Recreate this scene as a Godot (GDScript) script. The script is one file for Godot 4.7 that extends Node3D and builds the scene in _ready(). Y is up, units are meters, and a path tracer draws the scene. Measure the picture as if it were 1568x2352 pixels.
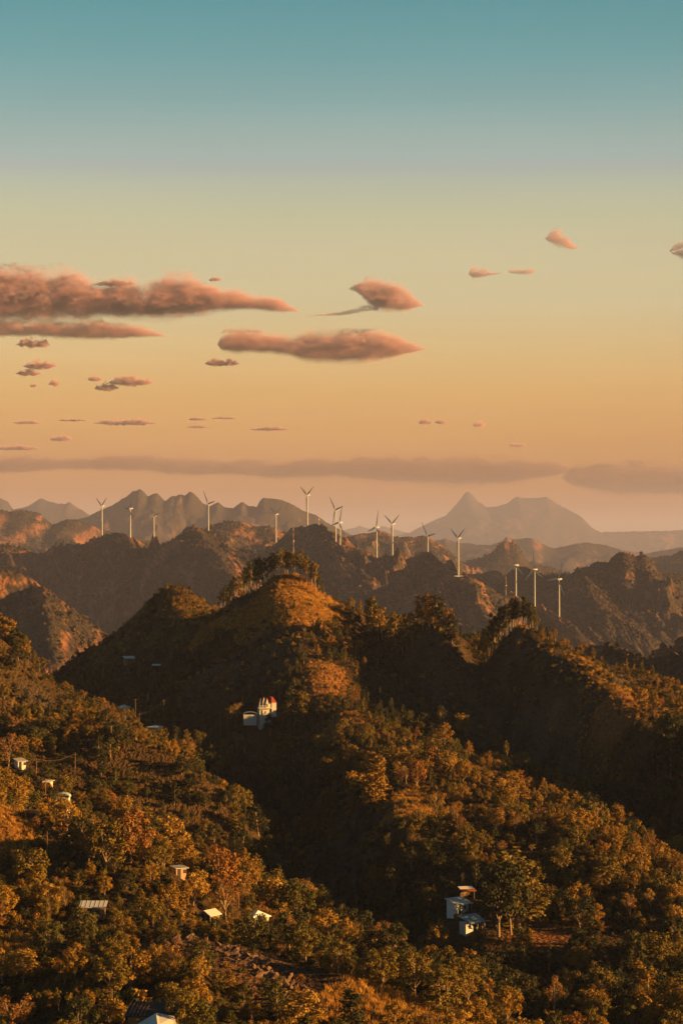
extends Node3D
# A hazy evening view from a mountain top: wooded foothills with scattered houses, wind turbines on the ridges behind, far peaks and low clouds.

# ---------------------------------------------------------------- measuring
# A survey of the view was taken in a frame 1568 wide and 2352 high: (u, v) is a bearing, d the distance in metres along -z. at() gives the place in the world.
const FOC := 5540.0
const EYE_V := 1242.0
func at(u: float, v: float, d: float) -> Vector3:
	return Vector3((u - 784.0) / FOC * d, (EYE_V - v) / FOC * d, -d)

var rng := RandomNumberGenerator.new()
var n_big := FastNoiseLite.new()
var n_mid := FastNoiseLite.new()
var n_fine := FastNoiseLite.new()
var n_ridge := FastNoiseLite.new()
var names := {}

func numbered(called: String) -> String:
	var k: int = names.get(called, 0)
	names[called] = k + 1
	return called if k == 0 else "%s_%03d" % [called, k]

func tag(o: Node, label: String, category: String = "", group: String = "", kind: String = "") -> Node:
	if label: o.set_meta("label", label)
	if category: o.set_meta("category", category)
	if group: o.set_meta("group", group)
	if kind: o.set_meta("kind", kind)
	return o

func thing(called: String, label: String, category: String, where: Vector3, turn := 0.0, group := "") -> Node3D:
	var o := Node3D.new()
	o.name = numbered(called)
	add_child(o)
	o.position = where
	o.rotation.y = turn
	tag(o, label, category, group)
	return o

func part(called: String, mesh: Mesh, mat: Material, parent: Node) -> MeshInstance3D:
	var o := MeshInstance3D.new()
	o.name = called
	o.mesh = mesh
	o.material_override = mat
	parent.add_child(o, true)
	return o

func whole(called: String, mesh: Mesh, mat: Material) -> MeshInstance3D:
	var o := MeshInstance3D.new()
	o.name = numbered(called)
	o.mesh = mesh
	o.material_override = mat
	add_child(o)
	return o

func lin(r: float, g: float, b: float) -> Color:
	return Color(r, g, b).linear_to_srgb()

func paint(r: float, g: float, b: float, rough := 0.85) -> StandardMaterial3D:
	var m := StandardMaterial3D.new()
	m.albedo_color = lin(r, g, b)
	m.roughness = rough
	m.metallic_specular = 0.3
	return m

# ---------------------------------------------------------------- shapes
class Mold:
	var v := PackedVector3Array()
	var n := PackedVector3Array()
	var c := PackedColorArray()
	var col := Color(1, 1, 1)
	func tri(a: Vector3, b: Vector3, d: Vector3) -> void:
		var nn := (d - a).cross(b - a).normalized()
		v.append(a); v.append(b); v.append(d)
		n.append(nn); n.append(nn); n.append(nn)
		c.append(col); c.append(col); c.append(col)
	func quad(a: Vector3, b: Vector3, d: Vector3, e: Vector3) -> void:
		tri(a, b, d)
		tri(a, d, e)
	func box(lo: Vector3, hi: Vector3) -> void:
		hexa([Vector3(lo.x, lo.y, lo.z), Vector3(hi.x, lo.y, lo.z), Vector3(hi.x, lo.y, hi.z), Vector3(lo.x, lo.y, hi.z), Vector3(lo.x, hi.y, lo.z), Vector3(hi.x, hi.y, lo.z), Vector3(hi.x, hi.y, hi.z), Vector3(lo.x, hi.y, hi.z)])
	func hexa(p: Array) -> void:   # four corners below, clockwise from above, then the same four above
		quad(p[3], p[2], p[1], p[0])
		quad(p[4], p[5], p[6], p[7])
		quad(p[1], p[5], p[4], p[0])
		quad(p[2], p[6], p[5], p[1])
		quad(p[3], p[7], p[6], p[2])
		quad(p[0], p[4], p[7], p[3])
	func slab(a: Vector3, b: Vector3, d: Vector3, e: Vector3, thick: float) -> void:   # a sheet with thickness below it
		var t := Vector3(0, -thick, 0)
		hexa([a + t, b + t, d + t, e + t, a, b, d, e])
	func tube(path: Array, radii: Array, sides := 6) -> void:
		var rings := []
		for i in path.size():
			var dir: Vector3 = (path[mini(i + 1, path.size() - 1)] - path[maxi(i - 1, 0)]).normalized()
			var side := dir.cross(Vector3(0.31, 0.17, 0.93)).normalized()
			var up := dir.cross(side)
			var ring := []
			for k in sides:
				var a := TAU * k / sides
				ring.append(path[i] + (side * cos(a) + up * sin(a)) * radii[i])
			rings.append(ring)
		for i in path.size() - 1:
			for k in sides:
				var q := (k + 1) % sides
				var base := v.size()
				quad(rings[i][k], rings[i + 1][k], rings[i + 1][q], rings[i][q])
				var order := [[i, k], [i + 1, k], [i + 1, q], [i, k], [i + 1, q], [i, q]]
				for w in 6:
					n[base + w] = (rings[order[w][0]][order[w][1]] - path[order[w][0]]).normalized()
		var last := path.size() - 1
		for k in range(1, sides - 1):
			tri(rings[last][0], rings[last][k], rings[last][k + 1])
			tri(rings[0][0], rings[0][k + 1], rings[0][k])
	func mesh(colored := false) -> ArrayMesh:
		var a := []
		a.resize(Mesh.ARRAY_MAX)
		a[Mesh.ARRAY_VERTEX] = v
		a[Mesh.ARRAY_NORMAL] = n
		if colored:
			a[Mesh.ARRAY_COLOR] = c
		var m := ArrayMesh.new()
		m.add_surface_from_arrays(Mesh.PRIMITIVE_TRIANGLES, a)
		return m

func sheet(cols: int, rows: int, p: PackedVector3Array, c: PackedColorArray) -> ArrayMesh:   # a grid of points as one smooth surface
	var n := PackedVector3Array()
	n.resize(p.size())
	var ix := PackedInt32Array()
	ix.resize((cols - 1) * (rows - 1) * 6)
	var w := 0
	for j in rows:
		for i in cols:
			var k := j * cols + i
			var dx := p[k + 1 if i < cols - 1 else k] - p[k - 1 if i > 0 else k]
			var dz := p[k + cols if j < rows - 1 else k] - p[k - cols if j > 0 else k]
			var nn := dz.cross(dx).normalized()
			n[k] = nn if nn.y > 0.0 else -nn
			if i < cols - 1 and j < rows - 1:
				ix[w] = k; ix[w + 1] = k + 1; ix[w + 2] = k + cols + 1
				ix[w + 3] = k; ix[w + 4] = k + cols + 1; ix[w + 5] = k + cols
				w += 6
	var a := []
	a.resize(Mesh.ARRAY_MAX)
	a[Mesh.ARRAY_VERTEX] = p
	a[Mesh.ARRAY_NORMAL] = n
	a[Mesh.ARRAY_COLOR] = c
	a[Mesh.ARRAY_INDEX] = ix
	var m := ArrayMesh.new()
	m.add_surface_from_arrays(Mesh.PRIMITIVE_TRIANGLES, a)
	return m

func noise_tex(seed_: int, freq: float, octaves: int, lo: Color, hi: Color, size := 512) -> NoiseTexture2D:
	var t := NoiseTexture2D.new()
	var n := FastNoiseLite.new()
	n.seed = seed_
	n.frequency = freq
	n.fractal_octaves = octaves
	t.noise = n
	t.width = size
	t.height = size
	t.seamless = true
	var g := Gradient.new()
	g.set_color(0, lo)
	g.set_color(1, hi)
	t.color_ramp = g
	return t

var mats := {}

# ---------------------------------------------------------------- sky, sun, camera
const EXPOSURE := 3.35
const SKY := [[0.0, 166, 100, 54], [0.6, 174, 108, 58], [1.6, 196, 132, 72], [2.6, 211, 154, 88], [3.6, 218, 171, 104], [4.6, 216, 184, 126], [5.6, 208, 191, 147], [6.8, 202, 192, 153], [7.6, 193, 190, 154], [8.4, 179, 185, 163], [9.0, 162, 178, 170], [9.6, 150, 174, 168], [10.4, 127, 165, 164], [11.4, 104, 157, 160], [12.6, 86, 148, 155], [20.0, 54, 110, 128], [40.0, 38, 82, 102], [90.0, 27, 60, 82]]
func sky_at(el: float) -> Color:
	for i in range(1, SKY.size()):
		if el <= SKY[i][0]:
			var a: Array = SKY[i - 1]
			var b: Array = SKY[i]
			var t: float = (el - a[0]) / (b[0] - a[0])
			return Color(a[1] / 255.0, a[2] / 255.0, a[3] / 255.0).srgb_to_linear().lerp(Color(b[1] / 255.0, b[2] / 255.0, b[3] / 255.0).srgb_to_linear(), t)
	return Color(0.15, 0.3, 0.4).srgb_to_linear()

func make_sky() -> void:
	var h := 2048
	var w := 1024
	var data := PackedFloat32Array()
	data.resize(w * h * 3)
	var streak := FastNoiseLite.new()
	streak.seed = 5
	streak.frequency = 1.0
	streak.fractal_octaves = 4
	for j in h:
		var el := 90.0 - (j + 0.5) / h * 180.0
		var c := sky_at(maxf(el, 0.0))
		if el < 0.0:
			c = Color(0.10, 0.08, 0.06)
		var k := j * w * 3
		var banded := el > 0.0 and el < 13.0
		var glow := 0.22 * clampf(1.0 - el / 45.0, 0.0, 1.0) if el > 0.0 else 0.0   # brighter towards the sun
		for i in w:
			var f := 1.0 + glow * cos(TAU * ((i + 0.5) / w - 0.79))
			if banded:
				var a := TAU * i / w
				f *= 1.0 + 0.035 * streak.get_noise_3d(cos(a) * 5.0, el * 0.6, sin(a) * 5.0) + 0.05 * streak.get_noise_3d(cos(a) * 14.0, el * 4.5 + 31.0, sin(a) * 14.0) * clampf((6.5 - el) / 4.0, 0.0, 1.0)
			data[k] = c.r * f
			data[k + 1] = c.g * f
			data[k + 2] = c.b * f
			k += 3
	var im := Image.create_from_data(w, h, false, Image.FORMAT_RGBF, data.to_byte_array())
	var p := PanoramaSkyMaterial.new()
	p.panorama = ImageTexture.create_from_image(im)
	var s := Sky.new()
	s.sky_material = p
	var e := Environment.new()
	e.background_mode = Environment.BG_SKY
	e.sky = s
	e.background_energy_multiplier = 1.0 / EXPOSURE
	e.tonemap_mode = Environment.TONE_MAPPER_LINEAR
	e.tonemap_exposure = EXPOSURE
	e.sdfgi_enabled = true
	e.ssao_enabled = true
	e.ssil_enabled = true
	e.fog_enabled = true
	e.fog_density = FOG
	e.fog_light_color = lin(0.50, 0.55, 0.95)
	e.fog_sky_affect = 0.0
	var we := WorldEnvironment.new()
	we.name = "world_environment"
	we.environment = e
	add_child(we)
const FOG := 0.000025
const SUN_UP := 11.5       # degrees above the horizon
const SUN_TOWARDS := 15.0  # degrees from due side towards the camera's back
func make_light() -> void:
	var cam := Camera3D.new()
	cam.name = "camera"
	add_child(cam)
	cam.fov = 2.0 * rad_to_deg(atan(1176.0 / FOC))
	cam.rotation.x = atan((EYE_V - 1176.0) / FOC)
	cam.near = 5.0
	cam.far = 300000.0
	cam.current = true
	make_sky()
	var sun := DirectionalLight3D.new()
	sun.name = "sun"
	add_child(sun)
	var el := deg_to_rad(SUN_UP)
	var az := deg_to_rad(SUN_TOWARDS)
	var to_sun := Vector3(cos(el) * cos(az), sin(el), cos(el) * sin(az))
	sun.look_at_from_position(Vector3.ZERO, -to_sun, Vector3.UP)
	sun.light_energy = 1.6
	sun.light_color = lin(1.0, 0.53, 0.145)
	sun.light_angular_distance = 0.55
	sun.shadow_enabled = true
	sun.sky_mode = DirectionalLight3D.SKY_MODE_LIGHT_ONLY

# ---------------------------------------------------------------- the near hills: ridges and valleys surveyed as lines, the ground stretched between them
const CELL := 4.0
const GX0 := -520.0
const GZ0 := -1780.0
const GW := 286
const GH := 408
var gh := PackedFloat32Array()

const LINES := [
	# hill at the edge and the long skyline: cone, saddle, grassy summit, wooded tops
	[[-300, 1370, 900], [-100, 1390, 900], [0, 1445, 900], [50, 1490, 900], [105, 1555, 910], [150, 1600, 930]],
	[[150, 1580, 1110], [200, 1535, 1140], [240, 1508, 1160], [300, 1428, 1180], [350, 1362, 1190], [385, 1330, 1194], [405, 1324, 1194], [430, 1338, 1190], [450, 1370, 1180], [470, 1418, 1162], [500, 1412, 1142], [540, 1385, 1122], [580, 1347, 1106], [620, 1316, 1098], [660, 1302, 1095], [700, 1307, 1095], [728, 1360, 1090], [760, 1400, 1080], [800, 1400, 1070], [850, 1402, 1060], [900, 1424, 1040], [940, 1412, 1020], [980, 1402, 1010], [1020, 1440, 1005], [1060, 1510, 1000], [1086, 1565, 1000], [1104, 1572, 1000], [1122, 1520, 995], [1142, 1468, 990], [1165, 1434, 983], [1185, 1422, 980], [1220, 1434, 975], [1260, 1470, 958], [1300, 1488, 938], [1340, 1515, 912], [1380, 1562, 882], [1420, 1612, 848], [1450, 1648, 824], [1490, 1684, 802], [1530, 1720, 784]],
	# grassy dome and the shelf beside it
	[[628, 1345, 1085], [625, 1398, 1058], [650, 1396, 1052], [715, 1400, 1056]], [[575, 1400, 1100], [560, 1470, 1055], [530, 1510, 1040], [480, 1540, 1040]], [[470, 1442, 1095], [510, 1440, 1080], [550, 1440, 1066]],
	[[405, 1324, 1194], [412, 1380, 1172], [420, 1440, 1130], [430, 1500, 1085], [440, 1555, 1040]], [[300, 1500, 1130], [330, 1560, 1070], [340, 1610, 1020]],
	# the long spur that comes down towards the valley
	[[685, 1340, 1082], [690, 1400, 1045], [695, 1470, 1002], [720, 1540, 962], [750, 1585, 935], [790, 1642, 893], [830, 1688, 848], [868, 1732, 798], [888, 1790, 738], [915, 1850, 688], [925, 1905, 650]],
	# wooded top's own spur
	[[980, 1402, 1010], [1005, 1450, 984], [1050, 1510, 952], [1090, 1555, 933], [1150, 1594, 912]],
	# lesser spurs that break up the shaded faces
	[[1185, 1422, 980], [1222, 1505, 938], [1262, 1590, 902], [1296, 1690, 868]], [[1120, 1530, 992], [1150, 1600, 962], [1172, 1690, 925]], [[1340, 1515, 912], [1352, 1600, 880], [1360, 1700, 850]],
	[[900, 1424, 1040], [916, 1490, 1016], [945, 1565, 990], [985, 1640, 962]], [[640, 1396, 1055], [622, 1470, 1018], [606, 1550, 985]], [[540, 1440, 1070], [520, 1500, 1045]],
	# gully between, valley behind the sunny bank, the side of the dark slope
	[[828, 1450, 1060], [860, 1508, 1054], [890, 1572, 1036], [934, 1637, 1010], [1000, 1704, 975], [1080, 1748, 940], [1180, 1775, 910], [1300, 1815, 868], [1400, 1850, 820], [1500, 1910, 760], [1568, 1975, 705], [1700, 2080, 630]],
	[[190, 1632, 990], [280, 1662, 972], [400, 1690, 955], [500, 1715, 935], [560, 1767, 900], [620, 1834, 850], [660, 1922, 788], [700, 2002, 722], [745, 2082, 665], [850, 2172, 617], [1000, 2235, 560], [1200, 2300, 520], [1320, 2320, 490]],
	# the sunny banks of trees
	[[-300, 1640, 760], [0, 1662, 740], [100, 1660, 735], [200, 1668, 725], [300, 1684, 712], [400, 1718, 706], [460, 1754, 702], [520, 1800, 698], [560, 1860, 694]],
	[[-200, 1810, 650], [0, 1825, 655], [150, 1842, 668], [300, 1868, 682], [450, 1905, 684], [560, 1950, 682], [640, 1995, 680]],
	[[-300, 1790, 570], [0, 1850, 560], [60, 1878, 555], [130, 1900, 550], [200, 1945, 540], [280, 1955, 530], [340, 1965, 522], [400, 2005, 515], [470, 2070, 510], [540, 2125, 510], [600, 2170, 520]],
	[[-200, 2160, 470], [0, 2150, 465], [200, 2150, 462], [400, 2160, 456], [520, 2168, 450], [600, 2185, 446], [700, 2215, 440], [800, 2248, 432], [850, 2290, 425], [900, 2330, 415], [960, 2385, 400], [1030, 2460, 385]],
	[[-200, 2420, 380], [0, 2420, 378], [300, 2420, 376], [500, 2430, 374], [700, 2455, 372], [900, 2490, 370]],
	# knoll and sunny ridge across the valley
	[[930, 1842, 690], [985, 1832, 705], [1030, 1790, 745], [1060, 1728, 795], [1130, 1778, 765], [1200, 1818, 732], [1250, 1845, 705], [1320, 1895, 665], [1400, 1955, 630], [1480, 2046, 592], [1568, 2160, 552], [1700, 2290, 505], [1900, 2380, 455]],
	[[1000, 2085, 580], [1055, 2100, 572], [1120, 2140, 560], [1215, 2150, 562], [1260, 2190, 548], [1300, 2230, 540], [1330, 2270, 525]],
	[[1212, 2085, 592], [1228, 2122, 578], [1256, 2172, 558]],
	[[980, 1895, 665], [1050, 1940, 650], [1150, 2000, 630], [1250, 2050, 615], [1400, 2120, 585]],
	[[1150, 2360, 460], [1400, 2345, 452], [1568, 2320, 452], [1750, 2350, 440]], [[1100, 2500, 400], [1400, 2490, 400], [1700, 2490, 400]],
	# dark wooded hill beyond the frame's edge
	[[1530, 1720, 784], [1570, 1690, 770], [1610, 1665, 762], [1690, 1660, 745], [1760, 1760, 715], [1800, 1920, 670]],
	# far foot of the hills
	[[-500, 1600, 1500], [0, 1640, 1480], [400, 1600, 1480], [800, 1600, 1450], [1200, 1620, 1400], [1700, 1700, 1300], [2200, 1700, 1200]],
]

func solve(cell: float, w: int, h: int, start: PackedFloat32Array, sw: int, sh: int, rounds: int) -> PackedFloat32Array:
	var g := PackedFloat32Array()
	g.resize(w * h)
	var fixed := PackedByteArray()
	fixed.resize(w * h)
	for j in h:
		for i in w:
			if start.size():
				var a := minf(i * 0.5, sw - 1.001)
				var b := minf(j * 0.5, sh - 1.001)
				var ia := int(a)
				var jb := int(b)
				var fa := a - ia
				var fb := b - jb
				var k := jb * sw + ia
				g[j * w + i] = lerpf(lerpf(start[k], start[k + 1], fa), lerpf(start[k + sw], start[k + sw + 1], fa), fb)
			else:
				g[j * w + i] = -90.0
			if i == 0 or j == 0 or i == w - 1:
				g[j * w + i] = -240.0
				fixed[j * w + i] = 1
	for line in LINES:
		for s in line.size() - 1:
			var a := at(line[s][0], line[s][1], line[s][2])
			var b := at(line[s + 1][0], line[s + 1][1], line[s + 1][2])
			var steps := int(ceil(a.distance_to(b) / cell * 1.5)) + 1
			for t in steps + 1:
				var p := a.lerp(b, float(t) / steps)
				var i := int(round((p.x - GX0) / cell))
				var j := int(round((p.z - GZ0) / cell))
				if i > 0 and j > 0 and i < w - 1 and j < h - 1:
					g[j * w + i] = p.y
					fixed[j * w + i] = 1
	for r in rounds:
		for j in range(1, h):
			var row := j * w
			var below := row + w if j < h - 1 else row - w
			for i in range(1, w - 1):
				var k := row + i
				if fixed[k] == 0:
					g[k] += 1.6 * ((g[k - 1] + g[k + 1] + g[k - w] + g[below + i]) * 0.25 - g[k])
	return g

func make_heights() -> void:
	var g := PackedFloat32Array()
	var sw := 0
	var sh := 0
	for level in [[32.0, 120], [16.0, 60], [8.0, 40], [4.0, 24]]:
		var cell: float = level[0]
		var w := int((GW - 1) * CELL / cell) + 1
		var h := int((GH - 1) * CELL / cell) + 1
		g = solve(cell, w, h, g, sw, sh, level[1])
		sw = w
		sh = h
	for pass_ in 2:   # rounded, as soil is
		var s := g.duplicate()
		for j in range(1, GH - 1):
			for i in range(1, GW - 1):
				var k := j * GW + i
				g[k] = s[k] * 0.4 + (s[k - 1] + s[k + 1] + s[k - GW] + s[k + GW]) * 0.15
	var far := PackedFloat32Array()
	far.resize(GW * GH)
	far.fill(200.0)
	for line in LINES:
		for s in line.size() - 1:
			var a := at(line[s][0], line[s][1], line[s][2])
			var b := at(line[s + 1][0], line[s + 1][1], line[s + 1][2])
			for t in int(a.distance_to(b) / 3.0) + 2:
				var p := a.lerp(b, minf(1.0, t * 3.0 / maxf(3.0, a.distance_to(b))))
				var i := int(round((p.x - GX0) / CELL))
				var j := int(round((p.z - GZ0) / CELL))
				if i >= 0 and j >= 0 and i < GW and j < GH:
					far[j * GW + i] = 0.0
	for j in range(1, GH):
		for i in range(1, GW):
			far[j * GW + i] = minf(far[j * GW + i], minf(far[j * GW + i - 1], far[j * GW - GW + i]) + CELL)
	for j in range(GH - 2, -1, -1):
		for i in range(GW - 2, -1, -1):
			far[j * GW + i] = minf(far[j * GW + i], minf(far[j * GW + i + 1], far[j * GW + GW + i]) + CELL)
	for j in GH:
		for i in GW:
			var x := GX0 + i * CELL
			var z := GZ0 + j * CELL
			var rough := smoothstep(4.0, 40.0, far[j * GW + i]) * (0.55 + 0.45 * smoothstep(-650.0, -850.0, z))
			g[j * GW + i] += rough * (6.0 - 21.0 * absf(n_ridge.get_noise_2d(x * 1.15 + 300.0, z * 0.55)) + 5.0 * n_mid.get_noise_2d(x * 1.6, z * 1.6 + 90.0))
			g[j * GW + i] += n_mid.get_noise_2d(x, z) * 2.6 + n_fine.get_noise_2d(x, z) * 0.9 - absf(n_ridge.get_noise_2d(x * 1.3, z * 0.8)) * 3.0 + 0.8
	gh = g

func ground(x: float, z: float) -> float:
	var a := clampf((x - GX0) / CELL, 0.0, GW - 1.001)
	var b := clampf((z - GZ0) / CELL, 0.0, GH - 1.001)
	var i := int(a)
	var j := int(b)
	var k := j * GW + i
	var fa := a - i
	var fb := b - j
	return lerpf(lerpf(gh[k], gh[k + 1], fa), lerpf(gh[k + GW], gh[k + GW + 1], fa), fb)

func hit(u: float, v: float, from := 340.0) -> Vector3:   # where that bearing meets the ground
	var d := from
	while d < 1400.0:
		var p := at(u, v, d)
		if p.y < ground(p.x, p.z):
			return Vector3(p.x, ground(p.x, p.z), p.z)
		d += 1.5
	return at(u, v, 1000.0)

# open places: [u, v, half-width along x in metres, half-width along z, what covers it]; 0 dry grass, 1 bare earth, 2 dark thin scrub
const OPEN := [[665, 1365, 22, 34, 0], [510, 1436, 14, 12, 0], [745, 1560, 10, 24, 1], [700, 1420, 9, 14, 1], [790, 1660, 7, 16, 1], [975, 1868, 16, 12, 0], [945, 1835, 9, 9, 0], [560, 1530, 26, 36, 2], [970, 1570, 24, 28, 2], [1270, 1620, 40, 40, 2], [1130, 1640, 20, 24, 2], [790, 1960, 22, 40, 2], [890, 2330, 11, 14, 0], [1240, 2155, 7, 12, 1], [1268, 2182, 5, 9, 4], [1400, 1595, 9, 34, 1], [1345, 1520, 6, 16, 1], [430, 2160, 9, 7, 4], [515, 2188, 11, 7, 4], [590, 2225, 10, 7, 4], [665, 2278, 11, 7, 4], [735, 2320, 7, 6, 4], [0, 1900, 8, 12, 0], [0, 2190, 6, 10, 0], [1180, 1790, 14, 12, 1], [1120, 1745, 8, 12, 0], [80, 1590, 6, 6, 2], [1190, 2130, 9, 9, 2], [400, 1400, 42, 42, 3], [600, 1450, 26, 22, 3], [330, 1470, 28, 28, 3]]
var open_at := []
func openness(x: float, z: float) -> Vector2:   # (how open, what covers it)
	var best := 0.0
	var what := 2.0
	for o in open_at:
		var dx: float = (x - o[0]) / o[2]
		var dz: float = (z - o[1]) / o[3]
		var q := dx * dx + dz * dz
		if q < 1.6:
			var t := clampf((1.35 - q) * 1.6 + n_fine.get_noise_2d(x * 2.0, z * 2.0) * 0.7, 0.0, 1.0)
			if t > best:
				best = t
				what = o[4]
	return Vector2(best, what)

func near_land() -> void:
	make_heights()
	for o in OPEN:
		var p := hit(o[0], o[1])
		open_at.append([p.x, p.z, float(o[2]), float(o[3]), o[4]])
	var p := PackedVector3Array()
	var c := PackedColorArray()
	p.resize(GW * GH)
	c.resize(GW * GH)
	for j in GH:
		for i in GW:
			var x := GX0 + i * CELL
			var z := GZ0 + j * CELL
			p[j * GW + i] = Vector3(x, gh[j * GW + i], z)
			var o := openness(x, z)
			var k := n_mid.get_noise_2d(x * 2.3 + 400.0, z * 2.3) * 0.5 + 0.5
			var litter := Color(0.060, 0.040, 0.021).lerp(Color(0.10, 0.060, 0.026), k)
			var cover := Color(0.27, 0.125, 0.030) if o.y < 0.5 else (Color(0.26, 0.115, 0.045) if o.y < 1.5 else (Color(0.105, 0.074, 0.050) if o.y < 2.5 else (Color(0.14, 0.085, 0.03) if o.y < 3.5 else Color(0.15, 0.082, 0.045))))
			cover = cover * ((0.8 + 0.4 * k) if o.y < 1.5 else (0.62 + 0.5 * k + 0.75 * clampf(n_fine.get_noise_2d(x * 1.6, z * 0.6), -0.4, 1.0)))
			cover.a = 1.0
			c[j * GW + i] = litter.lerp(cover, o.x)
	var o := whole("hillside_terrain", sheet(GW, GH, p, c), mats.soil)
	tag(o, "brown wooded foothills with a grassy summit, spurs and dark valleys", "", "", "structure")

# ---------------------------------------------------------------- ranges farther off: a surveyed crest, spurs running down from it, a back slope
# crest: [u, v] or [u, v, d]; look 0 wooded, 1 mixed with bare red earth
var range_tops := []
func far_range(called: String, label: String, crest: Array, d0: float, cell: float, front: float, back: float, slope: float, spur: float, wave: float, look: int, seed_: int, spurs := []) -> void:
	var us := []
	var n := FastNoiseLite.new()
	n.seed = seed_
	n.frequency = 1.0
	n.fractal_octaves = 4
	n.fractal_type = FastNoiseLite.FRACTAL_RIDGED
	var soft := FastNoiseLite.new()
	soft.seed = seed_ + 7
	soft.frequency = 1.0
	soft.fractal_octaves = 4
	var u0: float = crest[0][0]
	var u1: float = crest[-1][0]
	var cols := int((u1 - u0) / FOC * d0 / cell) + 1
	var rstep := cell * (2.2 if d0 > 8500.0 else 1.0)
	var rows := int((front + back) / rstep) + 1
	var cy := PackedFloat32Array()
	var cd := PackedFloat32Array()
	var mean := 0.0
	var s := 0
	for i in cols:
		var u := lerpf(u0, u1, float(i) / (cols - 1))
		while s < crest.size() - 2 and crest[s + 1][0] < u:
			s += 1
		var t: float = clampf((u - crest[s][0]) / (crest[s + 1][0] - crest[s][0]), 0.0, 1.0)
		var v: float = lerpf(crest[s][1], crest[s + 1][1], t)
		var d: float = lerpf(crest[s][2] if crest[s].size() > 2 else d0, crest[s + 1][2] if crest[s + 1].size() > 2 else d0, t)
		var x := (u - 784.0) / FOC * d
		cd.append(d)
		cy.append((EYE_V - v) / FOC * d + soft.get_noise_2d(x / wave * 3.0, 3.0) * spur * 0.07 + soft.get_noise_2d(x / 26.0, 8.0) * d * 0.00035)
		mean += cy[i] / cols
	var broad := PackedFloat32Array()   # the crest's line as it fades into the slopes below
	var reach := int(wave * 0.8 / cell)
	var sum := 0.0
	var pre := PackedFloat32Array([0.0])
	for i in cols:
		sum += cy[i]
		pre.append(sum)
	for i in cols:
		var a := maxi(0, i - reach)
		var b := mini(cols, i + reach + 1)
		broad.append((pre[b] - pre[a]) / (b - a))
	var lines := []
	for sp in spurs:
		for q in sp.size() - 1:
			lines.append([at(sp[q][0], sp[q][1], sp[q][2]), at(sp[q + 1][0], sp[q + 1][1], sp[q + 1][2])])
	var p := PackedVector3Array()
	var c := PackedColorArray()
	p.resize(cols * rows)
	c.resize(cols * rows)
	for j in rows:
		var w := -back + j * rstep
		for i in cols:
			var u := lerpf(u0, u1, float(i) / (cols - 1))
			var d := cd[i] - w
			var x := (u - 784.0) / FOC * cd[i]
			var y := 0.0
			var f := absf(w) / (front if w > 0.0 else back)
			var fade := clampf(absf(w) / (wave * 0.9), 0.0, 1.0)
			var wx := x + soft.get_noise_2d(x / wave, w / wave) * wave * 0.35
			y = lerpf(cy[i], lerpf(broad[i], mean, 0.35 * f), fade) - slope * absf(w) * (1.0 - 0.22 * f)
			var ridge := n.get_noise_2d(wx / wave * 0.62 + w / wave * 0.10, w / wave * 0.30 + 11.0)
			y += (ridge - 0.15) * spur * smoothstep(wave * 0.08, wave * 0.9, absf(w)) + soft.get_noise_2d(x / wave * 4.0, w / wave * 4.0) * spur * 0.22 * fade
			for l in lines:
				var a: Vector3 = l[0]
				var b: Vector3 = l[1]
				var ab := Vector2(b.x - a.x, b.z - a.z)
				var ap := Vector2(x - a.x, -d - a.z)
				var t := clampf(ap.dot(ab) / ab.length_squared(), 0.0, 1.0)
				var off := (ap - ab * t).length()
				y = maxf(y, lerpf(a.y, b.y, t) - off * slope * 1.25 + soft.get_noise_2d(x / wave * 5.0, w / wave * 5.0) * spur * 0.12)
			p[j * cols + i] = Vector3(x, y, -d)
			var bare := soft.get_noise_2d(x / wave * 2.2 + 90.0, y / wave * 5.0 + w / wave) + 0.35 * soft.get_noise_2d(x / wave * 9.0, y / wave * 14.0)
			var wood := Color(0.040, 0.036, 0.031).lerp(Color(0.072, 0.055, 0.041), clampf(0.5 + bare, 0.0, 1.0))
			var earth := Color(0.30, 0.135, 0.072)
			c[j * cols + i] = wood.lerp(earth, clampf((bare - (0.14 if look == 1 else 0.40)) * 4.0, 0.0, 0.9))
	var o := whole(called, sheet(cols, rows, p, c), mats.hill)
	tag(o, label, "", "", "structure")
	range_tops.append([p, c, cols, rows, cell, look, d0])

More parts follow.
